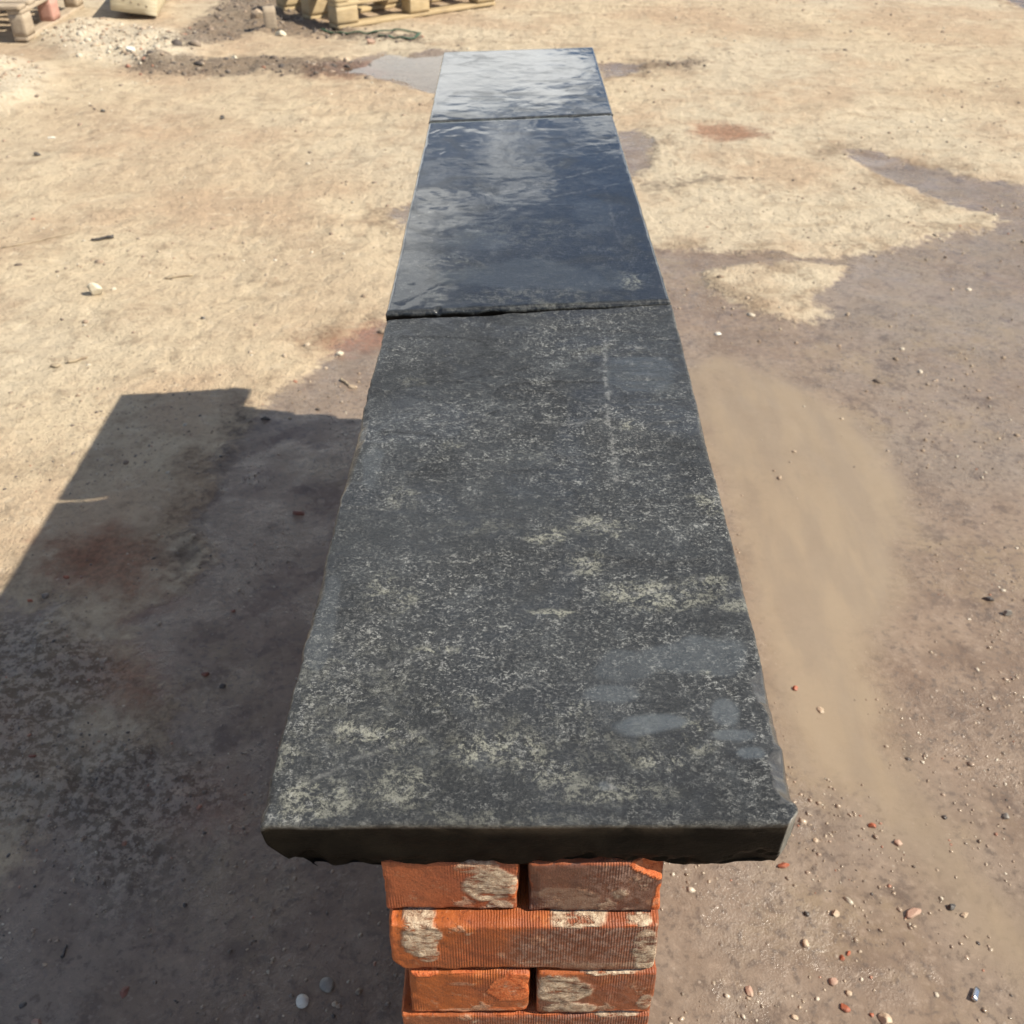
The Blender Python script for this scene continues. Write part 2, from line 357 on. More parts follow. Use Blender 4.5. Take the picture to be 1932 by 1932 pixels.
# water lying in the hollow beside the far slab
def water_mat():
    s = NT('puddle_water'); s.base = s.pos()
    g = s.new('ShaderNodeBsdfGlossy'); g.inputs['Roughness'].default_value = .03
    t = s.new('ShaderNodeBsdfTransparent'); t.inputs['Color'].default_value = (.8, .77, .72, 1)
    f = s.new('ShaderNodeFresnel'); f.inputs['IOR'].default_value = 1.33; mxs = s.new('ShaderNodeMixShader')
    n = s.bump(s.noise(14, 4, .6), .006, .16)
    s.l.new(n, g.inputs['Normal']); s.l.new(n, f.inputs['Normal'])
    s.l.new(f.outputs[0], mxs.inputs[0]); s.l.new(t.outputs[0], mxs.inputs[1]); s.l.new(g.outputs[0], mxs.inputs[2])
    s.l.new(mxs.outputs[0], s.out.inputs['Surface']); return s.m
WM = water_mat()
pp = [(640, 120), (735, 88), (900, 84), (1240, 96), (1240, 150), (900, 190), (800, 186), (700, 160), (620, 140)]
pp = [G(a, b, -0.012) for a, b in pp]
puddle = mesh_obj('puddle', [tuple(p) for p in pp], [list(range(len(pp)))[::-1]], WM, smooth=False)
if puddle.data.polygons[0].normal.z < 0: puddle.data.flip_normals()
tag(puddle, kind='structure')

# ------------------------------------------------------------------ slate copings
def slate_mat(name, gloss):
    s = NT(name); s.base = s.pos()
    vein, lich, film, _ = s.attr('sa'); fres, edge, side, _ = s.attr('sb'); facet_, _, _, _ = s.attr('sc')
    big = s.noise(5, 5, .6); med = s.noise(22, 7, .72, dist=.4); fine = s.noise(330, 5, .78); mid = s.noise(95, 7, .76, dist=.4)
    str_ = s.noise(60, 7, .74, s.pos(scale=(1, 3.2, 1), rot=(0, 0, -.2)), .6); wisp = s.noise(150, 5, .65, s.pos(scale=(1, 1.8, 1), rot=(0, 0, .25)), .6)
    pat = s.rng(s.noise(6.5, 6, .66, s.pos(loc=(.3, .7, 0))), .40, .60, .32, 1)
    pat = s.mth('MAXIMUM', pat, s.mth('MULTIPLY', lich, .9))
    if gloss: pat = s.mth('MULTIPLY', pat, .35)
    saw = s.noise(420, 2, .5, s.pos(scale=(1, .08, 1)))
    rid = s.mth('SUBTRACT', 1, s.mth('MULTIPLY', s.mth('ABSOLUTE', s.mth('SUBTRACT', wisp, .5)), 14), True)
    c = s.mix(s.rng(big, .38, .62), (.009, .0105, .0118), (.020, .0225, .0245))
    c = s.mix(s.rng(med, .52, .72), c, (.046, .051, .053))
    c = s.mix(s.mth('MULTIPLY', s.rng(fine, .50, .68), s.mth('MULTIPLY', pat, s.rng(med, .38, .60, .25, 1))), c, (.125, .13, .126))
    c = s.mix(s.mth('MULTIPLY', s.mth('MULTIPLY', rid, s.rng(fine, .46, .56)), s.mth('MULTIPLY', pat, s.rng(mid, .46, .60, .1, 1))), c, (.33, .335, .315))
    c = s.mix(s.mth('MULTIPLY', s.rng(mid, .57, .66), s.mth('MULTIPLY', pat, s.rng(str_, .49, .60))), c, (.25, .255, .23))
    c = s.mix(s.rng(fine, .46, .34, 0, .95), c, (.006, .007, .008)); c = s.mix(s.rng(saw, .56, .68, 0, .25), c, (.008, .008, .009))
    lm = s.mth('MULTIPLY', lich, s.rng(s.noise(64, 8, .82, dist=.5), .48, .57)); lm = s.mth('MULTIPLY', lm, s.rng(fine, .40, .54, .1, 1))
    c = s.mix(s.mth('MULTIPLY', lm, .9), c, (.29, .29, .235))
    c = s.mix(s.mth('MULTIPLY', film, .7), c, (.085, .10, .11))
    vm = s.mth('MULTIPLY', vein, s.rng(s.noise(110, 5, .75), .44, .60)); c = s.mix(s.mth('MULTIPLY', vm, .7), c, (.30, .30, .28))
    c = s.mix(s.mth('MULTIPLY', edge, s.rng(mid, .45, .62, .0, .5)), c, (.15, .15, .135))
    c = s.mix(s.rng(side, .03, .10), c, s.mix(s.rng(med, .35, .7), (.005, .0045, .004), (.014, .012, .009)))  # dark wet sawn sides, blackened further to stand in for shade at the front
    c = s.mix(facet_, c, s.mix(s.rng(med, .4, .6), (.17, .165, .145), (.26, .25, .22)))
    hgt = s.mth('ADD', s.mth('MULTIPLY', mid, .5), s.mth('MULTIPLY', fine, .22 if gloss else .5))
    hgt = s.mth('ADD', hgt, s.mth('MULTIPLY', str_, .5))
    sp = s.mixf(s.rng(side, .03, .1), .5, .04)
    if gloss:
        nb = s.bump(hgt, .0022, .35)
        film_n = s.bump(s.noise(15, 2, .45, s.pos(scale=(1, .8, 1)), 1.2), .010, .05)
        s.l.new(film_n, s.b.inputs['Coat Normal']); s.b.inputs['Coat IOR'].default_value = 1.38
        cw = s.rng(s.noise(13, 6, .68, s.pos(scale=(.8, 1.2, 1)), 1.0), .36, .5, .55, 1); cw = s.mth('MULTIPLY', cw, s.rng(side, .1, .02))
        cr_ = s.rng(s.noise(26, 5, .65), .42, .66, .012, .06)
        return s.fin(c, s.rng(big, .35, .65, .3, .45), nb, spec=.25, ior=1.45, coat=cw, coatr=cr_)
    nb = s.bump(hgt, .0034, .9)
    ro = s.rng(s.noise(8, 5, .6), .38, .66, .36, .6); ro = s.mixf(film, ro, .30); ro = s.mth('ADD', ro, s.mth('MULTIPLY', lm, .2), True)
    ro = s.mixf(fres, ro, .33); ro = s.mixf(facet_, ro, .55)
    c = s.mix(s.mth('MULTIPLY', fres, .8), c, (.045, .043, .038))
    cw = s.mth('MAXIMUM', s.mth('MULTIPLY', film, .8), s.rng(s.noise(6, 6, .7, s.pos(loc=(2, 3, 1)), 1.2), .46, .6, .04, .5)); cw = s.mth('MAXIMUM', cw, fres)
    cw = s.mth('MULTIPLY', cw, s.mth('MAXIMUM', fres, s.rng(side, .3, .02)))
    return s.fin(c, ro, nb, spec=sp, ior=1.45, coat=cw, coatr=.22)
SM = slate_mat('slate_damp', False); SW = slate_mat('slate_wet', True)

def seg_d(x, y, pts):
    d = np.full(len(x), 1e9)
    for a, b in zip(pts[:-1], pts[1:]):
        ex, ey = b[0]-a[0], b[1]-a[1]; L = ex*ex+ey*ey+1e-12
        t = np.clip(((x-a[0])*ex+(y-a[1])*ey)/L, 0, 1); d = np.minimum(d, (x-a[0]-t*ex)**2+(y-a[1]-t*ey)**2)
    return np.sqrt(d)
def slab(name, corners, zt, th, nx, ny_, nz, mat, seed, veins=(), blobs=(), films=(), chips=(), nearchip=False, riv=1.0, er=.003, tilt=0.0, wob_=1.0, rip=1.0):
    P, F = boxgrid(nx, ny_, nz)
    nl, nr, fl, fr = [G(a, b, zt) for a, b in corners]
    u = (P[:, 0]+1)/2; v = (P[:, 1]+1)/2; t = (1-P[:, 2])/2      # t 0 top .. 1 bottom
    x = (nl.x*(1-u)+nr.x*u)*(1-v)+(fl.x*(1-u)+fr.x*u)*v
    y = (nl.y*(1-u)+nr.y*u)*(1-v)+(fl.y*(1-u)+fr.y*u)*v
    wid = nr.x-nl.x; le = fl.y-nl.y
    eu = np.minimum(u, 1-u)*wid; ev = np.minimum(v, 1-v)*le; dl = u*wid; dr = (1-u)*wid; df = v*le; db = (1-v)*le
    # hewn long edges: wander + scallops, growing towards the underside
    wob = wob_*0.0020*fbm(y*9, y*0+seed, 4, seed)
    sc_l = wob_*0.0042*np.abs(fbm(y*60, t*2+seed, 3, seed+3))*(.5+t)
    x = x+np.where(dl < .02, 1, 0)*(1-dl/.02)*(wob+sc_l+t*.006*vn(y*25, t*3, seed+5))
    wr = wob_*0.0015*fbm(y*11, y*0+seed+9, 4, seed+7); sc_r = wob_*0.0035*np.abs(fbm(y*55, t*2+4, 3, seed+13))*(.4+t)
    x = x-np.where(dr < .02, 1, 0)*(1-dr/.02)*(wr+sc_r)*sstep(-.02, .06, df)
    # sawn ends: straight, near face undercut for less sun, ragged along the bottom quarter
    rag = sstep(.66, .9, t+.22*fbm(x*22, x*0+seed, 3, seed+17)+.1*fbm(x*90, t*9, 2, seed+18))
    y = y+np.where(df < .012, 1, 0)*(1-df/.012)*(0.0007*fbm(x*30, t*4, 3, seed+19)+t*.006+rag*(.003+.004*vn(x*40, t*5, seed+21)+.0025*vn(x*120, t*12, seed+22)))
    y = y-np.where(db < .012, 1, 0)*(1-db/.012)*(0.001*fbm(x*30, t*4, 3, seed+23)+rag*.005*vn(x*40, t*5, seed+25))
    # heights
    ztop = zt+riv*(0.0016*fbm(x*7, y*7, 4, seed+31)+rip*0.0006*fbm(x*34, y*50, 4, seed+33, .6))
    ztop += riv*wob_*(-0.0009)*(vn(x*5+2*vn(x*3, y*3, 3), y*9, seed+35) > .62)*sstep(.02, .03, eu)
    ztop += tilt*(u-.5)
    if nearchip:
        c_ = G(1215, 715, zt); q = np.clip(1.2-np.hypot((x-c_.x)/.075, (y-c_.y)/.13), 0, 1)
        ztop += q*.0016*(np.abs(fbm(x*16+y*9, y*60, 3, 601))-.3)
        ztop += .0007*(np.abs(fbm(x*20, y*26, 4, 603, .6))-.3)
        for k in range(6):      # thin lifted leaves of slate
            e = fbm(x*5+k*3.1, y*5-k*1.7, 3, 610+k); ztop -= .0005*sstep(.12, .135, e)
    zbot = zt-th-(.010*np.clip(1-df/.06, 0, 1)*np.clip(df/.001, 0, 1)**0 if nearchip else 0)+0.004*fbm(x*18, y*18, 3, seed+37)+.003*fbm(x*70, y*70, 2, seed+38)
    emin = np.minimum(eu, ev); rr = er*(1+.8*fbm(x*40, y*40, 2, seed+39))
    ztop -= np.where(emin < rr, rr-np.sqrt(np.maximum(rr*rr-(rr-emin)**2, 0)), 0)*.8
    # hewn arris on the long edges
    cl = .002+wob_*.016*np.clip(fbm(y*14, y*0, 3, seed+41), 0, 1)
    ztop -= np.where(dl < cl, (cl-dl)*.65, 0)+np.where(dr < cl*.6, (cl*.6-dr)*.6, 0)
    gl = np.zeros(len(x)); fc = np.zeros(len(x))
    for (cx, cy, rx, ry, dep) in chips:
        c = G(cx, cy, zt); q = 1-((x-c.x)/rx)**2-((y-c.y)/ry)**2
        ztop -= np.clip(q+.25*fbm(x*90, y*90, 2, seed+43), 0, 1)*dep
    if nearchip:
        # knocked lower left corner of the near end, broken facets at the right hand corner
        low = np.clip((t-.35)/.65, 0, 1)**1.3*np.clip(1-df/.10, 0, 1)
        x = x+np.where(dl < .03, 1-dl/.03, 0)*low*.026
        zc = np.clip(1-u*wid/.05, 0, 1); 
        # corner chamfer, outward normal to the right front
        pa = G(1512, 1521, zt); pb = G(1489, 1551, zt); dd = (pb-pa).normalized(); nrm = np.array([-dd.y, dd.x]); nrm = nrm if nrm[0] > 0 else -nrm
        d = (x-pa.x)*nrm[0]+(y-pa.y)*nrm[1]+.0010*fbm(y*60, t*5, 2, 77)+(t**2)*.006
        d = np.where((dr < .06) & (df < .10), np.maximum(d, 0), 0); x = x-d*nrm[0]; y = y-d*nrm[1]
        # glassy bevels along the arris
        for (y0, y1, wd, dp) in ((G(1500, 1500, zt).y-.002, G(1480, 1420, zt).y, .017, .0085), (G(1480, 1400, zt).y, G(1440, 1270, zt).y, .012, .006)):
            xe = x[(dr < 1e-6) & (t < 1e-6)]; k = sstep(y0-.006, y0+.006, y)*(1-sstep(y1-.02, y1+.01, y))
            w_ = wd*(.45+1.0*vn(y*38, y*0+2, 71)+.2*fbm(y*200, y*0, 2, 72)); m_ = np.clip(1-dr/w_, 0, 1)*k
            ztop -= m_*dp; gl = np.maximum(gl, (m_ > .03)*1.0)
        fc = sstep(1e-5, .0006, d)
        kk = 0*np.clip(1-np.hypot(x-G(1500, 1545, zt).x, y-G(1500, 1545, zt).y)/.012, 0, 1); ztop -= kk*.0035; gl = gl*(1-fc)
    z = ztop*(1-t)+zbot*t
    bow = t*(1-t)*4
    inn = (t > 0) & (t < 1)
    V = np.stack([x, y, z], 1)
    o = mesh_obj(name, V, F, mat)
    ve = np.zeros(len(x)); li = np.zeros(len(x)); fi = np.zeros(len(x))
    top = t < .02
    for pts, wv, a in veins:
        pts = [G(p, q, zt) for p, q in pts]; d = seg_d(x+.0025*fbm(x*60, y*60, 2, 51), y+.0025*fbm(x*60, y*60, 2, 53), pts)
        ve = np.maximum(ve, a*np.clip(1.3-d/wv, 0, 1))
    for (cx, cy, rx, ry, a) in blobs:
        c = G(cx, cy, zt); q = 1.25-np.hypot((x-c.x)/rx, (y-c.y)/ry)+.35*fbm(x*28, y*28, 3, 55); li = np.maximum(li, a*np.clip(q*1.6, 0, 1))
    for (cx, cy, rx, ry, a) in films:
        c = G(cx, cy, zt); q = 1.1-np.hypot((x-c.x)/rx, (y-c.y)/ry)+.5*fbm(x*24, y*34, 3, 57); fi = np.maximum(fi, a*sstep(.1, .45, q))
    cattr(o.data, 'sa', [ve*top, li*top, fi*top])
    eg = np.clip(1-np.minimum(emin, 1)/.004, 0, 1)*(t < .25)
    if gl.any() : fr_ = gl
    else: fr_ = sstep(.62, .75, vn(x*4, y*6, seed+61))*.4
    tt = np.where(gl > .5, 0, t) if nearchip else t
    cattr(o.data, 'sb', [fr_, eg, tt]); cattr(o.data, 'sc', [fc, fc, fc])
    return o
bl1 = [(700, 1660/2, .01, .01, 0)]
def P4(x, y): return (x*1932/4096, y*1932/4096)
blobs1 = []
for (a, b, rx, ry, k) in [(1180, 800, .012, .012, .95), (850, 840, .011, .009, .7), (1135, 990, .03, .014, .9), (1030, 1010, .018, .012, .8), (1110, 1060, .02, .02, .75), (1225, 1120, .05, .018, .9),
                          (1330, 1100, .03, .012, .7), (1050, 1155, .02, .006, .9), (830, 1225, .022, .006, .8), (720, 1390, .03, .015, .9), (660, 1370, .01, .007, .9), (860, 1330, .016, .01, .8),
                          (930, 1410, .04, .016, .95), (1065, 1335, .018, .008, .8), (600, 1500, .03, .016, .7), (545, 1540, .03, .012, .9), (530, 1420, .02, .02, .5), (1020, 1450, .03, .012, .7),
                          (1240, 1435, .025, .01, .7), (1330, 1265, .006, .004, 1), (750, 1480, .03, .02, .6), (1000, 860, .04, .015, .2), (760, 940, .02, .02, .3), (740, 1130, .03, .02, .5),
                          (900, 990, .05, .015, .2), (1340, 950, .02, .02, .7), (1400, 1140, .02, .008, .6), (1160, 1010, .006, .004, 1), (720, 1110, .012, .02, .6), (1150, 1490, .05, .012, .5), (880, 1540, .1, .006, .3),
                          (1010, 1400, .12, .03, .2), (640, 1300, .07, .07, .2), (1150, 660, .05, .01, .3), (770, 720, .02, .01, .6), (1320, 1380, .012, .02, .6)]:
    blobs1.append((a, b, rx, ry, k))
films1 = [(1230, 1365, .03, .012, .9), (1150, 1310, .03, .012, .6), (1330, 1240, .05, .03, .5), (1420, 1420, .011, .006, .9), (1385, 1385, .018, .006, .8), (1370, 1340, .012, .016, .7), (1140, 1480, .007, .006, .7),
          (700, 880, .012, .05, .35), (610, 1180, .012, .06, .35), (1180, 1260, .03, .02, .4), (1210, 700, .05, .05, .35)]
veins1 = [([(1141, 640), (1143, 700), (1146, 760), (1150, 800), (1158, 850), (1166, 910)], .0028, .75),
          ([(1190, 1300), (1182, 1330), (1178, 1350)], .0009, .3), ([(930, 1320), (980, 1300), (1040, 1275)], .002, .5), ([(1150, 1465), (1156, 1490)], .0022, .9),
          ([(1000, 770), (1040, 735), (1075, 715)], .0018, .6), ([(1240, 845), (1270, 815)], .0022, .7), ([(760, 770), (840, 760)], .002, .4), ([(640, 1275), (860, 1225)], .0025, .35),
          ([(1080, 965), (1150, 1000)], .003, .8), ([(1000, 1065), (1070, 1080), (1120, 1060)], .0022, .45), ([(1200, 1115), (1330, 1090)], .0025, .5), ([(560, 1480), (700, 1420), (840, 1360)], .0022, .35),
          ([(830, 800), (900, 790), (960, 800)], .003, .35), ([(1180, 655), (1240, 655)], .0022, .8), ([(1020, 795), (1060, 800), (1130, 790)], .0035, .6)]
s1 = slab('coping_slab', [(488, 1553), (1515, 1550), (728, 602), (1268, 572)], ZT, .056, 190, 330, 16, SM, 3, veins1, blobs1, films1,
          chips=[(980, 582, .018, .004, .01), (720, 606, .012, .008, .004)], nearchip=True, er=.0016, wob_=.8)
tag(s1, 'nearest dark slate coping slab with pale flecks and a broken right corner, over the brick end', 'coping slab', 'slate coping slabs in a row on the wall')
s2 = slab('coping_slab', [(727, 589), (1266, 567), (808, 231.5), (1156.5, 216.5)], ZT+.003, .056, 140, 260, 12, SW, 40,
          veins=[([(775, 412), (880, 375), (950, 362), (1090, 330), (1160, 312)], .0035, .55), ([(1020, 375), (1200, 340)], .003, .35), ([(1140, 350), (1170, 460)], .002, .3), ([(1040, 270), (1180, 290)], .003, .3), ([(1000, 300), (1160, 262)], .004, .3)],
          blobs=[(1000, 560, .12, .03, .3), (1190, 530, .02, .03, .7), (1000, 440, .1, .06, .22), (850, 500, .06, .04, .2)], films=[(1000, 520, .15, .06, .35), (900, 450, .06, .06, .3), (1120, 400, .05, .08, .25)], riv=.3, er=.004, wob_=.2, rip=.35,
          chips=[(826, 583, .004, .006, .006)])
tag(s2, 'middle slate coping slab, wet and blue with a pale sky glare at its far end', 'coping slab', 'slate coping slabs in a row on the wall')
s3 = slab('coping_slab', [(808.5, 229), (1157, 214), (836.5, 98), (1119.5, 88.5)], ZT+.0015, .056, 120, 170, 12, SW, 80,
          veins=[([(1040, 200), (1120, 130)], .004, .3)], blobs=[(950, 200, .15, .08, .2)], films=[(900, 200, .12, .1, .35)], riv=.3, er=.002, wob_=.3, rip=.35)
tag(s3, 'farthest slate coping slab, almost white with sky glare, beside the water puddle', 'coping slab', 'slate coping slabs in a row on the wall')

# ------------------------------------------------------------------ dry-laid brick wall under the slabs
def brick_mat():
    s = NT('clay_brick'); s.base = s.pos()
    mo, bu, raw, _ = s.attr('ba')
    oi = s.new('ShaderNodeObjectInfo'); rnd = oi.outputs['Random']
    med = s.noise(28, 5, .6); fine = s.noise(200, 4, .7); gr = s.noise(600, 3, .7); big = s.noise(9, 4, .6)
    c = s.mix(s.rng(big, .35, .65), (.34, .09, .02), (.24, .062, .022))
    c = s.mix(s.rng(med, .55, .75), c, (.42, .12, .025)); c = s.mix(s.rng(rnd, .3, 1, 0, .5), c, (.26, .08, .045))
    c = s.mix(s.mth('MULTIPLY', bu, s.rng(med, .2, .6, .8, 1)), c, (.10, .052, .038))
    c = s.mix(s.mth('MULTIPLY', s.mth('MULTIPLY', bu, s.rng(fine, .45, .6)), s.rng(big, .42, .6)), c, (.24, .15, .115))
    c = s.mix(raw, c, s.mix(s.rng(fine, .4, .6), (.42, .085, .018), (.52, .15, .05)))
    c = s.mix(s.rng(fine, .46, .32, 0, .75), c, (.13, .038, .018)); c = s.mix(s.rng(s.noise(55, 5, .7), .58, .70, 0, .55), c, (.40, .22, .13)); c = s.mix(s.rng(s.vor(150), .14, .05, 0, .8), c, (.06, .02, .012)); c = s.mix(s.rng(gr, .62, .74, 0, .5), c, (.6, .34, .2))
    mm = s.mth('MULTIPLY', mo, s.rng(s.noise(75, 6, .78, s.pos(scale=(.5, 1, 1.6))), .38, .52)); auto = s.mth('MULTIPLY', s.rng(s.noise(16, 5, .65, s.pos(loc=(4, 1, 2))), .62, .68), .55)
    mm = s.mth('MAXIMUM', mm, auto)
    c = s.mix(mm, c, s.mix(s.rng(fine, .35, .65), (.33, .225, .15), (.56, .45, .32)))
    wv = s.new('ShaderNodeTexWave'); wv.wave_type = 'BANDS'; wv.bands_direction = 'X'; wv.inputs['Scale'].default_value = 145
    wv.inputs['Distortion'].default_value = 3.2; wv.inputs['Detail'].default_value = 4; wv.inputs['Detail Scale'].default_value = .6
    s.l.new(s.pos(scale=(1, 1, .05)), wv.inputs['Vector'])
    li = s.mth('MULTIPLY', wv.outputs['Fac'], s.mth('SUBTRACT', 1, s.mth('MAXIMUM', mm, raw), True))
    li = s.mth('MULTIPLY', li, s.rng(s.noise(14, 3, .5, s.pos(scale=(1, 1, .4))), .4, .58, .0, .9))
    c = s.mix(s.mth('MULTIPLY', s.mth('SUBTRACT', 1, wv.outputs['Fac']), s.mth('MULTIPLY', li, 0) if False else s.mth('MULTIPLY', s.mth('SUBTRACT', 1, s.mth('MAXIMUM', mm, raw), True), .15)), c, (.16, .04, .012))
    hgt = s.mth('ADD', s.mth('MULTIPLY', li, .28), s.mth('MULTIPLY', fine, .45)); hgt = s.mth('ADD', hgt, s.mth('MULTIPLY', s.mth('MAXIMUM', mm, raw), s.mth('MULTIPLY', s.noise(110, 5, .75), 1.4)))
    hgt = s.mth('ADD', hgt, s.mth('MULTIPLY', gr, .15))
    ro = s.mixf(mm, s.rng(med, .3, .7, .42, .7), .8)
    return s.fin(c, ro, s.bump(hgt, .0020, .9), spec=.3)
BM = brick_mat()
wall = empty('brick_wall', (0.01, .43, 0))
tag(wall, 'orange brick wall laid dry without mortar, holding up the row of slate slabs', 'wall')
def brick_hi(x0, x1, y0, y1, z0, z1, seed, mort=(), burnt=0.0, raws=(), cuts=(), bpoly=(), res=.0017):
    hx, hy, hz = (x1-x0)/2, (y1-y0)/2, (z1-z0)/2
    P, F = boxgrid(int(2*hx/res), int(2*hy/.005), int(2*hz/res))
    p = roundbox(P, (hx, hy, hz), .0028)
    n = p/np.array([hx, hy, hz]); n = np.sign(n)*np.maximum(np.abs(n)-.9, 0); n /= (np.linalg.norm(n, axis=1)[:, None]+1e-9)
    q = p+seed*3.17
    dsp = .0011*fb3(q, 28, 3, seed)+.0005*fb3(q, 120, 3, seed+5)
    edge = (np.sort(np.abs(p)/np.array([hx, hy, hz]), axis=1)[:, 1])      # near an arris when the 2nd largest is ~1
    dsp -= sstep(.84, 1, edge)*.0042*np.clip(fb3(q, 42, 3, seed+9)+.2, 0, 1.2)
    p = p+n*dsp[:, None]
    raw = np.zeros(len(p))
    for (nv, d) in cuts:                  # broken facets: plane normal and distance
        nv = np.array(nv, float); nv /= np.linalg.norm(nv); e = p@nv-d+.0030*fb3(q, 60, 4, seed+11)
        k = e > 0; p = p-nv*np.where(k, e, 0)[:, None]; raw = np.maximum(raw, k*1.0)
    U_ = (p[:, 0]+hx)/(2*hx); V_ = (hz-p[:, 2])/(2*hz)     # from the left, from the top
    front = (p[:, 1] < -hy+.004)
    mo = np.zeros(len(p))
    for (cu, cv, ru, rv, a) in mort:
        e = 1-np.hypot((U_-cu)/ru, (V_-cv)/rv)+.35*fb3(q, 60, 3, seed+15); mo = np.maximum(mo, a*sstep(0, .12, e)*(p[:, 1] < 0))
    p[:, 1] -= mo*front*(.0002+.0014*np.clip(fb3(q, 110, 3, seed+16), -.2, 1))
    for (cu, cv, ru, rv) in raws:
        e = 1-np.hypot((U_-cu)/ru, (V_-cv)/rv)+.4*fb3(q, 60, 3, seed+17); raw = np.maximum(raw, sstep(0, .1, e)*(p[:, 1] < 0))
    raw = np.maximum(raw, sstep(.93, 1, edge)*sstep(.0, .4, fb3(q, 40, 3, seed+19)))
    bu = np.full(len(p), float(burnt))
    for (cu, cv, ru, rv, a) in bpoly:
        e = 1-np.hypot((U_-cu)/ru, (V_-cv)/rv)+.3*fb3(q, 30, 3, seed+21); bu = np.maximum(bu, a*sstep(-.1, .3, e))
    bu = bu*np.where((p[:, 2] > hz-.0022), .15, 1)
    o = mesh_obj('brick', p, F, BM, wall)
    c = Vector(((x0+x1)/2, (y0+y1)/2, (z0+z1)/2)); o.location = c-wall.location
    cattr(o.data, 'ba', [mo, bu, raw]); return o
CP = .0653
def zc(i): return H-.6505-CP*i            # top of course i (0 = uppermost)
g = .0009
nb_ = 0
front = []
# course 0: two brick ends
brick_hi(-.0972, .0052, .434, .646, zc(1)+g, zc(0)-g, 1, mort=[(.80, .42, .22, .36, 1), (.86, .93, .1, .14, .9), (.68, .1, .2, .16, .7)], raws=[(.97, .55, .04, .25)], cuts=[((-1, -.6, -.9), .0945)])
brick_hi(.0122, .1146, .433, .645, zc(1)+g, zc(0)-g, 2, burnt=.95, mort=[(.68, .62, .06, .12, .6), (.3, .72, .3, .25, .22)], raws=[(.97, .75, .05, .3)], cuts=[((.45, -1, .35), .1112)])
# course 1: one long face
brick_hi(-.0955, .1142, .4215, .524, zc(2)+g, zc(1)-g, 3, mort=[(.115, .28, .075, .42, 1), (.14, .62, .045, .2, .9), (.95, .42, .05, .36, .85), (.96, .72, .04, .25, 1), (.70, -.02, .12, .06, 1), (.93, -.02, .07, .05, 1), (.10, -.02, .06, .05, .8), (.75, .85, .3, .07, .25)],
         bpoly=[(.78, .5, .33, .8, .75)], cuts=[((-1, -.4, -.75), .1045), ((1, -.7, .2), .1155)])
# course 2
brick_hi(-.0850, .0150, .4195, .632, zc(3)+g, zc(2)-g, 4, raws=[(.85, .35, .2, .35), (.15, .03, .12, .07), (.9, .95, .3, .1), (.3, .97, .35, .06)], mort=[(.5, .92, .3, .05, .35), (.45, .25, .12, .04, .35)])
brick_hi(.0200, .1172, .4195, .632, zc(3)+g, zc(2)-g, 5, mort=[(.22, .38, .26, .36, 1), (.3, .85, .26, .14, .85), (.62, -.02, .3, .05, 1), (.93, .7, .07, .2, .7)], burnt=.35, bpoly=[(.2, .7, .3, .3, .8)], raws=[(.75, .99, .25, .1)], cuts=[((1, -.6, -.7), .0945)])
# course 3
brick_hi(-.0938, .1165, .4185, .521, zc(4)+g, zc(3)-g, 6, burnt=.55, mort=[(.8, -.02, .16, .05, 1), (.5, .5, .2, .1, .3)])
# course 4 below the frame
brick_hi(-.090, .0125, .420, .632, zc(5)+g, zc(4)-g, 7, burnt=.3, res=.003); brick_hi(.019, .1165, .421, .632, zc(5)+g, zc(4)-g, 8, mort=[(.5, .5, .3, .3, 1)], res=.003)
nb_ = 8
# rest: light bricks sharing a few meshes
def lowbrick(sz, seed):
    P, F = boxgrid(3, 3, 3); sx, sy, sz_ = sz; b = .0035
    def cut(a, hf): return np.where(np.abs(a) > .9, np.sign(a)*hf, np.sign(a)*(hf-b))
    p = np.stack([cut(P[:, 0], sx), cut(P[:, 1], sy), cut(P[:, 2], sz_)], 1)
    ext = (np.abs(P) > .9).sum(1)
    q = p.copy()
    for k, hf in enumerate((sx, sy, sz_)): q[:, k] = np.where((ext >= 2) & (np.abs(P[:, k]) > .9), np.sign(P[:, k])*(hf-b*.42), p[:, k])
    q += .0012*np.stack([fb3(p*1.0+seed, 30, 2, seed+i) for i in range(3)], 1); return q, F
rb = random.Random(3); lib = {}
for kind, sz in (('A', (.0505, .106, CP/2-g)), ('B', (.105, .0505, CP/2-g))):
    for v in range(4):
        q, F = lowbrick(sz, v*7+(1 if kind == 'A' else 50)); lib[kind, v] = (q, F)
me_lib = {}
WEND = 2.60
pend = []
for c in range(16):
    zt_, zb_ = zc(c), zc(c+1)
    if c == 15: zb_ = -0.01
    zmid = (zc(c)+zc(c+1))/2
    kind = 'A' if c % 2 == 0 else 'B'
    if kind == 'A':
        y = .4285+(.22 if c <= 4 else 0)+.003
        while y+.212 < WEND+.05:
            for sx in (-.042, .0625): pend.append((kind, c, sx+rb.uniform(-.004, .004), y+.106, zmid))
            y += .2155
    else:
        y = .423+(.104 if c <= 3 else 0)+.002
        while y+.101 < WEND+.05: pend.append((kind, c, .0105+rb.uniform(-.006, .006), y+.0505, zmid)); y += .1045
pend.sort(key=lambda t: (t[1], t[3]))
rest_v = []; rest_f = []; off = 0
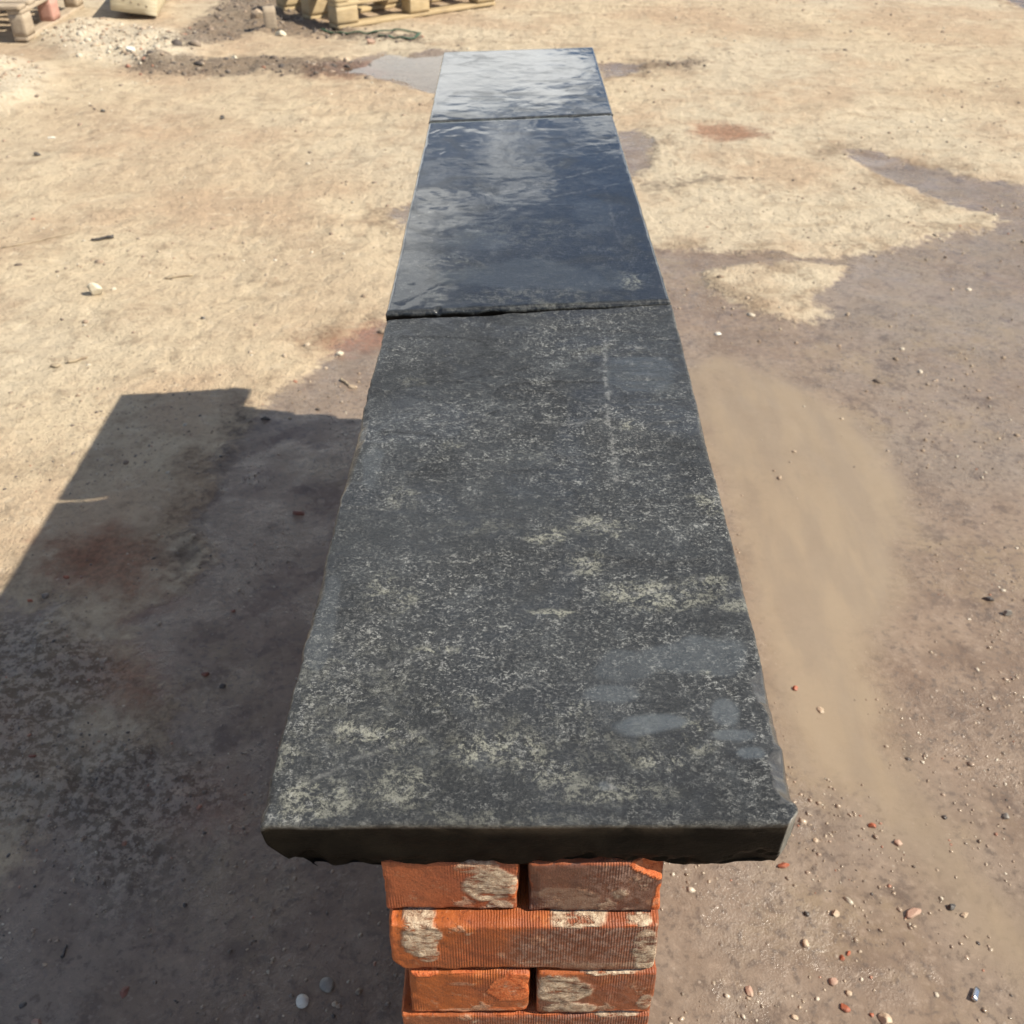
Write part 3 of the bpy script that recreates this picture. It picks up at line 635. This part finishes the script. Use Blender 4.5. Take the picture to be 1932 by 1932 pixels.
for k, (kind, c, bx_, by_, bz_) in enumerate(pend):
    v = rb.randrange(4); rz = rb.uniform(-.012, .012)
    if nb_ < 296:
        key = (kind, v)
        if key not in me_lib:
            q, F = lib[key]; o = mesh_obj('brick', q, F, BM, wall, smooth=False); me_lib[key] = o.data
            cattr(o.data, 'ba', [np.zeros(len(q)), np.full(len(q), (.2, .9, .5, 0)[v]), np.zeros(len(q))])
        else:
            o = bpy.data.objects.new('brick', me_lib[key]); col.objects.link(o); o.parent = wall
        o.location = Vector((bx_, by_, bz_))-wall.location; o.rotation_euler = (0, 0, rz); nb_ += 1
    else:
        q, F = lib[kind, v]; cs, sn = math.cos(rz), math.sin(rz)
        qq = np.stack([q[:, 0]*cs-q[:, 1]*sn+bx_, q[:, 0]*sn+q[:, 1]*cs+by_, q[:, 2]+bz_], 1)-np.array(wall.location); rest_v.append(qq); rest_f.append(F+off); off += len(q)
if rest_v:
    o = mesh_obj('lower_bricks', np.concatenate(rest_v), np.concatenate(rest_f), BM, wall, smooth=False); tag(o, kind='stuff')
    cattr(o.data, 'ba', [np.zeros(off), np.full(off, .5), np.zeros(off)])

# ------------------------------------------------------------------ loose stones, fragments
def rock_mat(name, a, b, ro=.8, spec=.3, mottled=True):
    s = NT(name); s.base = s.pos()
    c = s.mix(s.rng(s.noise(30, 5, .6), .38, .64), a, b); c = s.mix(s.rng(s.noise(220, 3, .7), .58, .72, 0, .6), c, tuple(x*.45 for x in a))
    return s.fin(c, ro, s.bump(s.noise(120, 5, .7), .002, .6), spec=spec)
RM = {'pale': rock_mat('pale_limestone', (.55, .49, .36), (.66, .60, .47)), 'buff': rock_mat('buff_stone', (.42, .31, .21), (.52, .42, .30), .5, .5),
      'orange': rock_mat('brick_shard', (.33, .085, .035), (.30, .12, .075), .6, .4), 'pink': rock_mat('pinkish_stone', (.36, .22, .16), (.42, .30, .22), .6, .4),
      'dark': rock_mat('dark_stone', (.05, .045, .04), (.085, .075, .065), .4, .5), 'brown': rock_mat('rust_brown', (.14, .045, .025), (.22, .08, .05), .5, .5),
      'white': rock_mat('white_stone', (.62, .60, .52), (.7, .68, .6), .5, .5), 'grey': rock_mat('grey_stone', (.2, .185, .16), (.28, .26, .22), .5, .5), 'earth': rock_mat('earth_clod', (.30, .24, .17), (.40, .33, .23), .95, .1)}
def ico(sub):
    import bmesh
    bm = bmesh.new(); bmesh.ops.create_icosphere(bm, subdivisions=sub, radius=1); v = np.array([tuple(x.co) for x in bm.verts]); bm.verts.ensure_lookup_table()
    f = np.array([[q.index for q in p.verts] for p in bm.faces]); bm.free(); return v, f
IV3, IF3 = ico(4); IV1, IF1 = ico(1)
def facet(v, seed, n=9, depth=.3):
    r = np.random.RandomState(seed); v = v.copy()
    for i in range(n):
        d = r.normal(size=3); d /= np.linalg.norm(d); k = 1-r.uniform(.1, depth); e = v@d-k; v = v-d*np.maximum(e, 0)[:, None]
    return v
def stone(name, px, py, wpx, ratio, mat, label, cat, group=None, flat=.7, rz=0.0, sharp=.42, seed=None, tilt=0.0, sink=.3):
    """px,py of the 1932 px photo, wpx its width there"""
    p = G(px, py); dep = p.y*math.cos(PITCH)+H*math.sin(PITCH); wd = wpx*dep/FP/2*.92
    seed = seed if seed is not None else int(px*7+py)
    v = facet(IV3, seed, 16, sharp*1.12); v *= 1+.03*fb3(v+seed, 3, 3, seed)[:, None]
    v = v*np.array([wd, wd*ratio, wd*flat])
    cs, sn = math.cos(tilt), math.sin(tilt); v = np.stack([v[:, 0]*cs-v[:, 2]*sn, v[:, 1], v[:, 0]*sn+v[:, 2]*cs], 1)
    o = mesh_obj(name, v, IF3, RM[mat], smooth=False); z = float(gz(np.array([p.x]), np.array([p.y]))[0])
    o.location = (p.x, p.y, z-v[:, 2].min()*(1-sink*2)); o.rotation_euler = (0, 0, rz)
    return tag(o, label, cat, group)
gs = 'loose stones lying on the yard'; gb = 'orange brick chips lying on the yard'
stone('stone', 182, 556, 33, .9, 'pale', 'square cream stone alone on dry sand, far left', 'stone', gs, 1.05, .3, .5, 12, 0, .04)
stone('stone', 104, 690, 26, .7, 'earth', 'flat sandy clod with a dark left side, above the shadow corner', 'clod', gs, .5, .2)
stone('stone', 641, 666, 17, .9, 'pale', 'small pale pebble on wet ground beside the reddish mud, left of the slab', 'stone', gs, .8)
stone('stone', 665, 729, 20, .5, 'buff', 'small buff stone with a stalk-like tail, just left of the near slab', 'stone', gs, .6, -.2)
stone('stone', 563, 966, 34, .45, 'brown', 'rust brown flake in the shadow beside the near slab', 'flake', gs, .35, -.15)
stone('brick_chip', 1500, 1297, 15, .9, 'orange', 'bright orange brick chip right of the near slab edge, above a pale stone', 'brick chip', gb, .8)
stone('stone', 1550, 1338, 17, 1.2, 'buff', 'oval buff stone on silt just right of the near slab edge', 'stone', gs, .5, .5)
stone('brick_chip', 1646, 1556, 17, .9, 'orange', 'small orange brick chip on the mud beside the silt channel', 'brick chip', gb, .8)
stone('brick_chip', 1479, 1631, 34, .35, 'orange', 'flat orange brick chip peeping out under the broken slab corner', 'brick chip', gb, .4, .05)
stone('stone', 1540, 1582, 12, 1, 'buff', 'tiny buff pebble between the slab corner and the orange chip', 'stone', gs, .6)
stone('stone', 1695, 1588, 22, 1, 'pink', 'pinkish lump among pebbles near the silt channel', 'stone', gs, .5, .3)
stone('stone', 1723, 1722, 40, .55, 'pink', 'long pinkish stone, largest on the mud at lower right', 'stone', gs, .45, .35, .35)
stone('stone', 1576, 1722, 20, .8, 'buff', 'round buff pebble left of the long pinkish stone', 'stone', gs, .7)
stone('stone', 1522, 1722, 13, 1, 'dark', 'small dark pebble left of the round buff one', 'stone', gs, .8)
stone('stone', 1796, 1710, 24, .7, 'dark', 'dark glinting stone right of the long pinkish stone', 'stone', gs, .6, .2)
stone('stone', 1820, 1725, 22, .6, 'buff', 'sandy stone just below right of the dark glinting one', 'stone', gs, .5, .4)
stone('stone', 1521, 1779, 17, 1.3, 'buff', 'upright oval buff pebble right of the brick wall', 'stone', gs, .7, .1)
stone('brick_chip', 1414, 1869, 18, 1.5, 'pink', 'long reddish brick chip nearest the brick wall', 'brick chip', gb, .5, .1)
stone('brick_chip', 1590, 1805, 15, .9, 'orange', 'small orange chip in a pebble cluster, left of two', 'brick chip', gb, .6)
stone('brick_chip', 1602, 1796, 14, .7, 'orange', 'small orange chip in a pebble cluster, right of two', 'brick chip', gb, .5, .4)
stone('stone', 1574, 1849, 22, 1.1, 'pink', 'wedge shaped pale pink stone near the bottom edge', 'stone', gs, .5, .5)
stone('stone', 1601, 1872, 17, .8, 'buff', 'knobbly buff pebble between the pink wedge and the bottom orange chip', 'stone', gs, .6)
stone('brick_chip', 1594, 1899, 25, .8, 'orange', 'bright orange brick chip near the bottom edge, largest of the chips', 'brick chip', gb, .45, -.4)
stone('brick_chip', 1645, 1913, 10, 1, 'orange', 'tiny orange brick chip at the bottom edge', 'brick chip', gb, .6)
stone('stone', 1670, 1922, 30, .9, 'buff', 'lumpy buff stone cut by the bottom edge of the photo', 'stone', gs, .6)
stone('stone', 1500, 1918, 16, .9, 'buff', 'buff pebble at the bottom, left of the orange chip', 'stone', gs, .7)
stone('stone', 1866, 1129, 32, .35, 'dark', 'flat dark stone on wet ground at the right edge', 'stone', gs, .4, -.3)
stone('stone', 1902, 1157, 22, .7, 'grey', 'grey stone with a dark shadow, below the flat dark one at the right edge', 'stone', gs, .8)
stone('stone', 1898, 1540, 18, 1.0, 'grey', 'small grey stone at the right edge, level with the orange chip', 'stone', gs, .6)
stone('pebble', 570, 1888, 27, 1.1, 'white', 'white oval pebble in the shadow left of the wall foot', 'pebble', gs, .6, .5, .1)
stone('pebble', 617, 1857, 30, 1.15, 'grey', 'brownish oval pebble in the shadow, behind the white one', 'pebble', gs, .5, .6, .1)
stone('stone', 67, 1926, 22, .9, 'pink', 'pale pinkish stone in the bottom left corner', 'stone', gs, .5)
stone('stone', 82, 1817, 12, .8, 'buff', 'small buff pebble in shadow at lower left', 'stone', gs, .6)
stone('brick_flake', 234, 1868, 18, 1.9, 'brown', 'rust red flake standing out on wet ground at lower left', 'flake', gs, .3, -.3)
stone('stone', 387, 1270, 18, .9, 'brown', 'brown stone on the dark wet ground, left of the slab', 'stone', gs, .6)
stone('stone', 420, 1292, 16, .8, 'dark', 'dark pebble just below right of the brown stone', 'stone', gs, .7)
stone('brick_chip', 124, 1088, 14, .8, 'orange', 'orange chip in the shadow near its outer edge', 'brick chip', gb, .6)
stone('brick_chip', 57, 1133, 14, .8, 'orange', 'orange chip in the shadow, far left', 'brick chip', gb, .6)
stone('brick_chip', 440, 1150, 12, .8, 'brown', 'small red chip alone on the dark wet ground', 'brick chip', gb, .5)
stone('brick_chip', 63, 1434, 22, .4, 'brown', 'long red chip at the left edge of the rough ground', 'brick chip', gb, .4, .1)
stone('stone', 97, 262, 18, .35, 'white', 'thin white chip on dry sand, upper left', 'stone', gs, .3, .25)
stone('stone', 196, 214, 11, 1, 'dark', 'dark pebble, upper left of the dry sand', 'stone', gs, .8)
stone('stone', 420, 223, 13, .9, 'dark', 'dark pebble on dry sand left of the far slab joint', 'stone', gs, .8)
stone('stone', 70, 292, 16, .8, 'dark', 'dark angular stone below the thin white chip', 'stone', gs, .8)
stone('stone', 250, 108, 24, .6, 'white', 'white rubble piece at the foot of the pale heap', 'stone', gs, .6)
stone('stone', 442, 110, 15, .8, 'pale', 'pale stone on the dark mud strip', 'stone', gs, .8)
stone('stone', 530, 66, 24, .9, 'pale', 'pale lump left of the yellow pallet corner', 'stone', gs, .8)
stone('stone', 488, 36, 34, .9, 'buff', 'rounded buff stone at the top, left of the pallet', 'stone', gs, .9)
stone('stone', 701, 84, 26, .5, 'pink', 'reddish rubble lump behind the puddle', 'stone', gs, .6)
stone('stone', 655, 118, 20, .6, 'buff', 'buff lump on the near rim of the dark mud strip', 'stone', gs, .7)
stone('stone', 1355, 628, 16, .7, 'white', 'shiny white pebble on wet ground right of the slab joint', 'stone', gs, .5)
stone('stone', 500, 789, 22, .5, 'dark', 'dark lump on the edge of the slab shadow', 'stone', gs, .6)
stone('stone', 383, 600, 10, .8, 'dark', 'tiny dark pebble on dry sand between the cream stone and the slab', 'stone', gs, .7)
def stick(p0, p1, r, label, mat='earth', name='twig', cat='twig'):
    a = G(*p0); b = G(*p1); n = 9; V = []; F = []
    d = (b-a).normalized(); sd = Vector((-d.y, d.x, 0)); rr = random.Random(int(p0[0]))
    for i in range(n):
        t = i/(n-1); c = a.lerp(b, t)+sd*rr.uniform(-r, r)*.6; c.z = float(gz(np.array([c.x]), np.array([c.y]))[0])+r*.8
        for k in range(7):
            an = k*2*math.pi/7; q = c+(sd*math.cos(an)+Vector((0, 0, 1))*math.sin(an))*r*(1-.45*t)*rr.uniform(.8, 1.15); V.append(tuple(q))
    for i in range(n-1):
        for k in range(7): F.append([i*7+k, i*7+(k+1) % 7, (i+1)*7+(k+1) % 7, (i+1)*7+k])
    F.append(list(range(7))[::-1]); F.append([(n-1)*7+k for k in range(7)])
    o = mesh_obj(name, V, F, RM[mat]); tag(o, label, cat)
stick((215, 449), (172, 454), .009, 'short dark stick on dry sand above the cream stone', 'dark')
stick((362, 515), (312, 522), .006, 'thin sandy stick on dry sand right of the cream stone')
stick((128, 685), (165, 675), .007, 'thin sandy stick trailing right from the flat clod')
stick((643, 714), (662, 728), .005, 'short stalk pointing at the buff stone by the slab', 'earth')
stick((5, 470), (140, 440), .004, 'long thin sandy straw near the left edge')
stick((116, 1802), (124, 1780), .003, 'short dark twig in shadow at lower left', 'dark')

# countless small pebbles
def pebble_mat():
    s = NT('pebbles'); s.base = s.pos(); _, _, _, c = s.attr('pc'); r, _, _, _ = s.attr('pr')
    c2 = s.mul(c, s.gray(s.rng(s.noise(300, 3, .6), .3, .7, .7, 1.15)))
    return s.fin(c2, r, s.bump(s.noise(400, 3, .6), .0006, .5), spec=.5)
PM = pebble_mat()
rs = np.random.RandomState(11)
def scatter(pts, size, cols, rough, flat=(.45, .8)):
    """pts Nx2 world, returns arrays"""
    n = len(pts); nv = len(IV1); base = [facet(IV1, 100+i, 9, .5)*np.random.RandomState(i).uniform(.8, 1.2, (len(IV1), 1)) for i in range(12)]
    V = np.zeros((n, nv, 3)); ks = rs.randint(0, 12, n)
    for k in range(12): V[ks == k] = base[k][None]
    s_ = np.stack([size*rs.uniform(.8, 1.3, n), size*rs.uniform(.55, 1.1, n), size*rs.uniform(flat[0], flat[1], n)], 1)
    V = V*s_[:, None, :]; a = rs.uniform(0, 6.28, n); ca, sa = np.cos(a)[:, None], np.sin(a)[:, None]
    x = V[:, :, 0]*ca-V[:, :, 1]*sa; y = V[:, :, 0]*sa+V[:, :, 1]*ca; z = V[:, :, 2]
    zz = gz(pts[:, 0], pts[:, 1])+s_[:, 2]*.0
    V = np.stack([x+pts[:, 0:1], y+pts[:, 1:2], z+zz[:, None]], 2).reshape(-1, 3)
    F = (IF1[None]+(np.arange(n)*nv)[:, None, None]).reshape(-1, 3)
    return V, F, np.repeat(cols, nv, axis=0), np.repeat(rough, nv)
palette = np.array([[.36, .28, .20], [.42, .34, .25], [.29, .22, .155], [.25, .20, .15], [.16, .125, .095], [.52, .46, .36], [.34, .17, .11], [.085, .07, .06], [.32, .24, .175]])
def choose(n, p): return palette[rs.choice(len(palette), n, p=np.array(p)/sum(p))]*rs.uniform(.8, 1.15, (n, 1))
groups = []
def img_pts(n, x0, x1, y0, y1, dens=None):
    pts = []
    q = np.stack([rs.uniform(x0, x1, n), rs.uniform(y0, y1, n)], 1)
    if dens is not None:
        d = dens(q); q = q[rs.uniform(size=n) < d]
    return q
# right hand wet strip, lower right cluster (world metres)
br = G(1500, 1900); 
q = img_pts(9000, .1, 1.6, .6, 3.2, lambda q: np.clip(fbm(q[:, 0]*2.2, q[:, 1]*2.2, 3, 201)*1.6+.45, .03, 1)*np.where(gattr(silt, q[:, 0], q[:, 1]) > 0, .06, 1)*np.clip(1.5-q[:, 1]*.35, .25, 1))
groups.append((q, rs.gamma(2.0, .0011, len(q))+.0008, choose(len(q), [5, 4, 4, 3, 1, 2, 1, 1, 3]), np.full(len(q), .16)))
q = img_pts(1500, .2, .95, .75, 1.55, lambda q: np.clip(fbm(q[:, 0]*5, q[:, 1]*5, 3, 205)*2+.5, 0, 1)); q = q[gattr(silt, q[:, 0], q[:, 1]) < .02]
groups.append((q, rs.gamma(2.0, .0013, len(q))+.001, choose(len(q), [5, 4, 3, 2, 0, 3, 1, 1, 4]), np.full(len(q), .16)))
# left shadow ground
q = img_pts(9000, -1.7, -.05, .7, 3.0, lambda q: np.clip(fbm(q[:, 0]*2.4, q[:, 1]*2.4, 3, 211)*1.5+.4, .04, 1))
groups.append((q, rs.gamma(2.0, .001, len(q))+.0008, choose(len(q), [2, 2, 3, 4, 4, 1, 1, 3, 2]), np.full(len(q), .3)))
q = img_pts(1500, -1.7, -.7, .8, 2.2); q = q[gattr(rough_l, q[:, 0], q[:, 1]) > -.03]
groups.append((q, rs.gamma(2.0, .0012, len(q))+.0008, choose(len(q), [2, 3, 3, 4, 2, 2, 1, 1, 2]), np.full(len(q), .5)))
# dry ground far and near
q = img_pts(14000, -5.2, 5.2, 2.4, 10.5, lambda q: np.clip(fbm(q[:, 0]*1.4, q[:, 1]*1.4, 3, 221)*1.4+.4, .05, 1))
groups.append((q, rs.gamma(1.7, .0026, len(q))+.002, choose(len(q), [5, 5, 4, 3, 1, 4, .4, .25, 4]), np.full(len(q), .9)))
q = img_pts(5000, -5.4, -2.4, 6.5, 9.5); hq = gattr(U(heap, heap2), q[:, 0], q[:, 1]); q = q[hq+rs.uniform(-.15, .05, len(q)) > -.05]
groups.append((q, rs.gamma(1.6, .0055, len(q))+.004, choose(len(q), [3, 6, 1, .5, .3, 8, .3, .2, 2]), np.full(len(q), .9)))
q = img_pts(9000, -4.5, 2.6, 5.5, 9.5); q = q[gattr(mud, q[:, 0], q[:, 1])+rs.uniform(-.1, .05, len(q)) > -.03]
groups.append((q, rs.gamma(1.6, .006, len(q))+.004, choose(len(q), [.4, .2, 1.5, 3, 7, .1, .5, 8, 1]), np.full(len(q), .7)))
VV = []; FF = []; CC = []; RR = []; off = 0
for q, sz, cc, rr in groups:
    keep = ~((q[:, 0] > -.13) & (q[:, 0] < .15) & (q[:, 1] > .38) & (q[:, 1] < 2.7)); q, sz, cc, rr = q[keep], sz[keep], cc[keep], rr[keep]
    V, F, c_, r_ = scatter(q, sz, cc, rr); VV.append(V); FF.append(F+off); CC.append(c_); RR.append(r_); off += len(V)
CC = np.concatenate(CC); RR = np.concatenate(RR)
gravel = mesh_obj('gravel', np.concatenate(VV), np.concatenate(FF), PM, smooth=False)
cattr(gravel.data, 'pc', [CC[:, 0], CC[:, 1], CC[:, 2]]); cattr(gravel.data, 'pr', [RR, RR, RR])
tag(gravel, 'small pebbles and grit strewn over the yard', 'gravel', kind='stuff')

# ------------------------------------------------------------------ timber
def wood_mat(name, a, b, dark):
    s = NT(name); s.base = s.pos(); oi = s.new('ShaderNodeObjectInfo')
    v = s.pos(scale=(2, 24, 24)); gr = s.noise(4, 6, .65, v); blot = s.noise(6, 4, .6)
    c = s.mix(s.rng(gr, .35, .65), a, b); c = s.mix(s.rng(blot, .55, .75, 0, .5), c, dark); c = s.mix(s.rng(oi.outputs['Random'], 0, 1, 0, .3), c, dark)
    return s.fin(c, .85, s.bump(gr, .003, .5), spec=.2)
WY = wood_mat('yellow_pine', (.43, .33, .18), (.54, .43, .26), (.27, .20, .13)); WG = wood_mat('weathered_wood', (.36, .29, .21), (.46, .38, .28), (.24, .19, .14))
WP = wood_mat('pink_paint_wood', (.45, .24, .19), (.50, .30, .24), (.36, .22, .17)); WS = wood_mat('sleeper_wood', (.46, .39, .26), (.56, .49, .34), (.34, .28, .19))
def board(name, c, hs, mat, parent, seed=0, rz=0, n=(6, 3, 2), rad=.004):
    P, F = boxgrid(max(n[0], 4), max(n[1], 4), max(n[2], 4))
    P = np.sign(P)*np.where(np.abs(P) > .99, 1, np.where(np.abs(P) > .6, .96, np.abs(P)))
    p = roundbox(P, hs, min(rad, min(hs)*.6)); p += .0015*np.stack([fb3(p+seed, 6, 2, seed+i) for i in range(3)], 1)
    o = mesh_obj(name, p, F, mat, parent); o.location = c; o.rotation_euler = (0, 0, rz); return o
def pallet(loc, rz, L, Wd, bh, mat, label, ndeck, group, pink=None, bw=.17):
    root = empty('pallet', loc, rz); tag(root, label, 'pallet', group); bt = .028
    ys = [bw*.35, Wd/2, Wd-bw*.35]; xs = [bw/2, L/2, L-bw/2]; by = bw*.7
    for j, y in enumerate(ys):
        board('bottom_board', (L/2, y, bt/2), (L/2, by/2, bt/2), mat, root, j)
        board('stringer_board', (L/2, y, bt+bh+bt/2), (L/2, by/2, bt/2), mat, root, j+5)
        for i, x in enumerate(xs):
            m = WP if pink and (i, j) == pink else mat
            board('block', (x, y, bt+bh/2), (bw/2-.002*i, by/2, bh/2-.0005), m, root, i*3+j)
    for k in range(ndeck):
        x = bw*.3+(L-bw*.6)*k/(ndeck-1)
        board('deck_board', (x, Wd/2, bt*2+bh+bt/2+.0008), (.06, Wd/2, bt/2), mat, root, k+20, n=(4, 6, 4))
    return root
a = G(638, 57); b = G(935, 10); d = b-a
pallet((a.x, a.y, .002), math.atan2(d.y, d.x), d.length, .98, .125, WY, 'yellow pine pallet at the top of the photo, left of the far slab', 7, 'pallets lying in the yard', bw=.185)
a = G(55, 78)
pr = pallet((a.x, a.y, .0), math.pi/2, 1.2, 1.3, .15, WG, 'weathered grey pallet in the top left corner with a pink painted block', 7, 'pallets lying in the yard', pink=(1, 0), bw=.15)
# sleeper end by the grey pallet
a = G(212, 40)
sl_ = empty('timber_sleeper', (a.x, a.y, .075), 0); sl_.rotation_euler = (0, math.radians(9), .16); tag(sl_, 'squared yellow timber sleeper lying between the two pallets', 'timber')
d = Vector((.35, 0, 0))
o = board('beam', (d.length/2, .55, .072), (d.length/2, .55, .072), WS, sl_, 4, n=(10, 8, 6), rad=.012)
for k in range(4):
    v, f = IV1*np.array([.012, .004, .008]), IF1
    q = mesh_obj('bolt_mark', v, f, RM['earth'], sl_); q.location = (d.length*(.3+.16*k), -.0005, .09-.008*k)
# offcut and clods left of the yellow pallet
oc = board('wood_offcut', (*G(512, 55).xy, .07), (.045, .04, .085), WG, None, 9, rz=.3); tag(oc, 'short grey timber offcut standing left of the yellow pallet', 'offcut')
# green strap in front of the pallet
def tube(name, pts, r, mat, flat=1.0):
    n = 8; V = []; F = []
    for i, p in enumerate(pts):
        t = (Vector(pts[min(i+1, len(pts)-1)])-Vector(pts[max(i-1, 0)])).normalized(); s = Vector((-t.y, t.x, 0)).normalized(); u = Vector((0, 0, 1))
        for k in range(n):
            an = 2*math.pi*k/n; V.append(tuple(Vector(p)+s*math.cos(an)*r+u*math.sin(an)*r*flat))
    for i in range(len(pts)-1):
        for k in range(n): F.append([i*n+k, i*n+(k+1) % n, (i+1)*n+(k+1) % n, (i+1)*n+k])
    F.append(list(range(n))[::-1]); F.append([(len(pts)-1)*n+k for k in range(n)])
    return mesh_obj(name, V, F, mat)
def smooth_path(pp, n=60):
    P = [Vector(p) for p in pp]; out = []
    for i in range(len(P)-1):
        p0, p1, p2, p3 = P[max(i-1, 0)], P[i], P[i+1], P[min(i+2, len(P)-1)]
        for k in range(n//(len(P)-1)+1):
            t = k/(n//(len(P)-1)+1); out.append(.5*((2*p1)+(p2-p0)*t+(2*p0-5*p1+4*p2-p3)*t*t+(3*p1-p0-3*p2+p3)*t**3))
    return out+[P[-1]]
ms = NT('green_plastic'); ms.base = ms.pos(); GS = ms.fin(ms.mix(ms.rng(ms.noise(8), .4, .6), (.02, .06, .03), (.05, .10, .06)), .45)
pts = [(606, 61), (650, 66), (700, 66), (750, 62), (785, 64), (791, 71), (775, 77), (745, 76), (715, 70)]
pts = smooth_path([tuple(G(a, b, .0)) for a, b in pts], 70)
pts = [Vector((p.x, p.y, float(gz(np.array([p.x]), np.array([p.y]))[0])+.012)) for p in pts]
st_ = tube('strap', pts, .013, GS, .35); tag(st_, 'dark green strap looped on the sand in front of the yellow pallet', 'strap')
# weed at the left edge
ml = NT('weed_leaf'); ml.base = ml.pos(); LM = ml.fin(ml.mix(ml.rng(ml.noise(30), .4, .6), (.05, .11, .02), (.10, .17, .04)), .5)
c0 = G(-3, 212); weed = empty('weed', (c0.x, c0.y, .03+ float(gz(np.array([c0.x]), np.array([c0.y]))[0]))); tag(weed, 'small green weed at the left edge of the dry sand', 'weed')
for k in range(7):
    an = k*.9+.2; L = R.uniform(.07, .11); V = []; F = []
    for i in range(7):
        t = i/6; wd = .022*math.sin(math.pi*min(1, t*.92+.08))**.7
        for s in (-1, 0, 1):
            V.append((t*L, s*wd, .02+.05*math.sin(t*2.2)*R.uniform(.95, 1.05)+abs(s)*.006))
    for i in range(6):
        for s in (0, 1): F.append([i*3+s, i*3+s+1, i*3+s+4, i*3+s+3])
    n_ = len(V); V += [(x, y, z-.0012) for x, y, z in V]; F += [[q+n_ for q in f[::-1]] for f in F]
    o = mesh_obj('leaf', V, F, LM, weed); o.rotation_euler = (0, -.3*R.random(), an)
# glass sliver
mg = NT('steel_scrap'); mg.base = mg.pos(); MG = mg.fin((.55, .56, .57), .22, metal=1.0)
c0 = G(1841, 1876); P, F = boxgrid(4, 4, 4); p = roundbox(P, (.012, .005, .003), .0012); p[:, 2] += .003*p[:, 0]/.012+.0015*fb3(p, 60, 2, 4)
o = mesh_obj('metal_scrap', p, F, MG); o.location = (c0.x, c0.y, float(gz(np.array([c0.x]), np.array([c0.y]))[0])+.004); o.rotation_euler = (.5, .3, 1.1)
tag(o, 'small shiny metal scrap on the mud near the bottom right', 'scrap')
